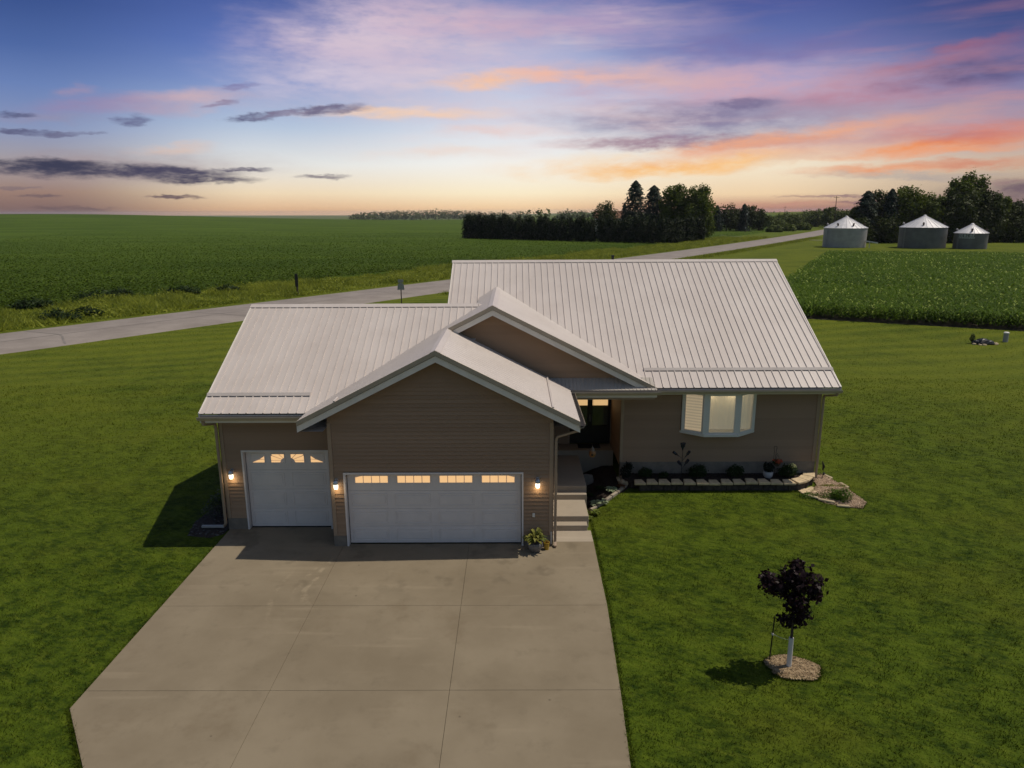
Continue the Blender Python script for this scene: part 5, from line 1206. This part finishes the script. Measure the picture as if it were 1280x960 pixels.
T_at('c', 818, 232, 256, 12.5, 'dark spruce between the tallest spruce and the broad leafy trees', 502, 'spruce', 9000, .66, name='spruce_tree')
T_at('c', 781, 255, 268, 5, 'short dark evergreen just left of the tallest spruce', 503, 'spruce', 1800, .6, name='spruce_tree')
T_at('r', 846, 230.5, 252, 13, 'left one of the two broad leafy trees behind the windbreak', 504, 'leaf', 13000, .66, .05, name='broadleaf_tree')
T_at('r', 874, 231, 248, 12.5, 'right one of the two broad leafy trees behind the windbreak', 505, 'leaf', 13000, .66, .02, name='broadleaf_tree')
T_at('r', 757, 253, 285, 10, 'low round-topped tree behind the brown farmhouse roof', 506, 'leaf_dark', 3800, .6, .2, name='broadleaf_tree')
for i, (u, v, w, kd, lb) in enumerate(((897, 257, 7, 'c', 'leftmost dark evergreen of the group beyond the farm lane'), (910, 256, 11, 'r', 'dark round tree second in the group beyond the farm lane'), (921, 260, 8, 'r', 'shorter dark tree in the middle of the group beyond the farm lane'), (931, 255, 7, 'c', 'dark pointed evergreen behind the yard light pole'), (939, 255.5, 8, 'r', 'dark tree right of the yard light pole'), (950, 262, 9, 'r', 'small rounded tree at the right end of the group beyond the farm lane'))):
    T_at(kd, u, v, 345 + (i % 3) * 6, w, lb, 520 + i, 'leaf_dark' if kd == 'r' else 'spruce', 3000, .75, .0, name='spruce_tree' if kd == 'c' else 'broadleaf_tree')
p = at(931.5, 289, 330); lp = thing('yard_light_pole', (p.x, 330, gz(p.x, 330)), 'thin dark yard light pole before the tree group beyond the lane', 'light pole')
MB().tube([(0, 0, -.2), (0, 0, 8.0)], [.16, .11], 8).build('pole', M['wood'], lp); q = MB(); q.tube([(0, 0, 7.7), (0, -.9, 8.1)], .05, 6); q.lathe([(.1, 0), (.3, -.05), (.3, -.3), (.1, -.4)], 10, (0, -1.0, 8.15)); q.build('lamp_head', M['vinyl'], lp); MB().box(-.2, .2, -.25, -.15, 1.6, 2.3).build('meter_box', M['galv'], lp)
# farmhouse whose roof shows over the windbreak
p = at(761, 264, 292); fh = thing('farmhouse', (p.x, 292, gz(p.x, 292)), 'neighbouring farmhouse with a low brown roof showing just over the windbreak', 'house'); hz = p.z - gz(p.x, 292)
MB().box(-5.5, 5.5, -4, 4, -.2, hz - 2.6).build('wall', M['trim'], fh); q = MB(); q.extrude([(-6, -4.6, hz - 2.7), (-6, 0, hz + .1), (-6, 4.6, hz - 2.7)], (12, 0, 0)); q.build('roof', mat('brown_shingles', (.17, .09, .055), .9, vs=2), fh); q = MB(); q.box(-1.2, -.4, -4.03, -3.99, 0, 2.0); q.build('door', M['siding'], fh)
for k in (-4, 2.5): q = MB(); q.box(k, k + 1.2, -4.03, -3.99, 1.0, 2.2); q.build('window', M['black'], fh)
# woods behind the bins
WD = [(1086, 239, 11, 'c', 222, 'left end of the dark woods, tall pointed tree behind the pale bin'), (1076, 258, 8, 'r', 224, 'low dark tree at the very left edge of the woods'), (1103, 237, 12, 'r', 226, 'dark tree second from the left in the woods'), (1116, 236.5, 7, 'c', 220, 'narrow pointed tree rising from the left part of the woods'), (1136, 233.5, 12, 'r', 222, 'tall round tree above the left side of the middle bin'), (1150, 247, 10, 'r', 226, 'lower tree directly behind the peak of the middle bin'), (1167, 243, 11, 'r', 220, 'round tree above the right side of the middle bin'), (1181, 248, 9, 'r', 224, 'low tree in the dip of the woods left of the tallest tree'), (1200, 222, 9, 'r', 219, 'tall tree leaning on the left of the tallest tree in the woods'), (1219, 214, 11.5, 'r', 222, 'tallest tree of the woods, rising above the small bin'), (1206, 238, 12, 'r', 216, 'broad dark lower tree beneath the tallest tree'), (1237, 236, 10, 'r', 217, 'tree stepping down right of the tallest tree'), (1251, 244, 9, 'r', 220, 'lighter leafed tree above the right of the small bin'), (1264, 250, 10, 'r', 222, 'dark tree near the right picture edge'), (1283, 256, 12, 'r', 218, 'lowest dark tree cut by the right picture edge')]
for i, (u, v, w, kd, Y, lb) in enumerate(WD): T_at(kd, u, v, Y, w, lb, 540 + i, 'spruce' if kd == 'c' else ('leaf' if 'lighter' in lb or i in (4, 6, 8, 9, 12) else 'leaf_dark'), 9500, .68, .0, name='conifer' if kd == 'c' else 'broadleaf_tree', k=12)
us = [at(u, 290, 214 + (i % 3) * 2) for i, u in enumerate(range(1074, 1300, 13))]; LU = []
for p in us: h = 5.5 + 2 * math.sin(p.x * .7); LU += [((p.x, p.y, h * .45), (3.4, 3.0, h * .62))]
r2 = np.random.default_rng(77); P, Nn = crown_pts(LU, 16000, r2, .35); P[:, 2] = np.maximum(P[:, 2], -.3); tag(np_mesh('woodland_undergrowth', quads(P, Nn, .62, r2, .8), 4, M['leaf_dark']), kind='stuff')
# mid-distance trees at the bend of the road
MD = [(962, 272, 11, 430), (972, 276, 9, 380), (981, 268, 13, 470), (990, 270, 15, 440), (1000, 270, 13, 460), (1010, 266, 14, 480), (1020, 265, 12, 430), (1029, 262, 12, 450), (1040, 259, 10, 420), (1036, 258, 7, 400), (1049, 264, 13, 410), (1066, 262, 12, 400), (1080, 264, 12, 390), (968, 284, 7, 330), (985, 284, 8, 345), (1004, 281, 8, 360)]
GM = 'trees along the road bend'
for i, (u, v, w, Y) in enumerate(MD): T_at('r', u, v, Y, w, 'hazy green tree in the loose stand where the road disappears left of the pale bin', 570 + i, 'far', 2200, .95, .02, name='broadleaf_tree', group=GM, k=8)
for u, Y in ((1046, 300), (981.5, 520)):
    p = at(u, 245 if u > 1000 else 258, Y); t = thing('utility_pole', (p.x, Y, gz(p.x, Y)), 'thin wooden utility pole standing just left of the pale bin' if u > 1000 else 'distant utility pole above the road bend trees', 'utility pole'); h = p.z - gz(p.x, Y)
    MB().tube([(0, 0, -.2), (0, 0, h)], [.17, .11], 6).build('pole', M['wood'], t); MB().box(-1.2, 1.2, -.06, .06, h - .6, h - .45).build('crossarm', M['wood'], t)
# far woods on the skyline
r3 = np.random.default_rng(99); LF = []
for u, v, Y, w in [(446, 267, 2000, 40), (456, 265.5, 2000, 45), (470, 264, 2050, 50), (486, 263.5, 2050, 55), (500, 263.5, 2100, 55), (515, 263, 2100, 50), (530, 262.5, 2150, 55), (545, 262, 2150, 55), (560, 262, 2200, 50), (574, 262.5, 2200, 45), (590, 264, 2200, 60), (620, 265, 2200, 80), (650, 264, 2100, 60), (674, 259.5, 900, 9), (684, 260.5, 900, 8), (664, 262.5, 920, 12), (703, 263.5, 1500, 26), (714, 262, 1500, 30), (727, 262.5, 1500, 24), (740, 264, 1500, 30)] + [(940 + 11 * i, 265.5 - 1.2 * math.sin(i * 1.3), 1500 + 60 * (i % 4), 60) for i in range(15)]:
    p = at(u, v, Y); b = -14 if Y > 1200 else -1; hh = p.z - b; LF += [((p.x, Y, b + hh * .5), (w * .6, 25 if Y > 1000 else 6, hh * .52))]
P, Nn = crown_pts(LF, 15000, r3, .5); tag(np_mesh('distant_woods', quads(P, Nn, 4.2, r3, .8), 4, M['far']), kind='stuff')
# ------------------------------------------------------------------ haze
hzb = MB().box(-6500, 6500, -450, 8300, float(ZZ.min()) - 1.0, 23); hm = bpy.data.materials.new('haze'); hm.use_nodes = True; ht = hm.node_tree
for n_ in list(ht.nodes):
    if n_.type == 'BSDF_PRINCIPLED': ht.nodes.remove(n_)
pv = ht.nodes.new('ShaderNodeVolumePrincipled'); pv.inputs['Color'].default_value = (.86, .88, 1, 1); pv.inputs['Density'].default_value = .00006; pv.inputs['Anisotropy'].default_value = .1
ht.links.new(pv.outputs[0], ht.nodes['Material Output'].inputs['Volume'])
ho = tag(hzb.build('haze', hm), kind='stuff')
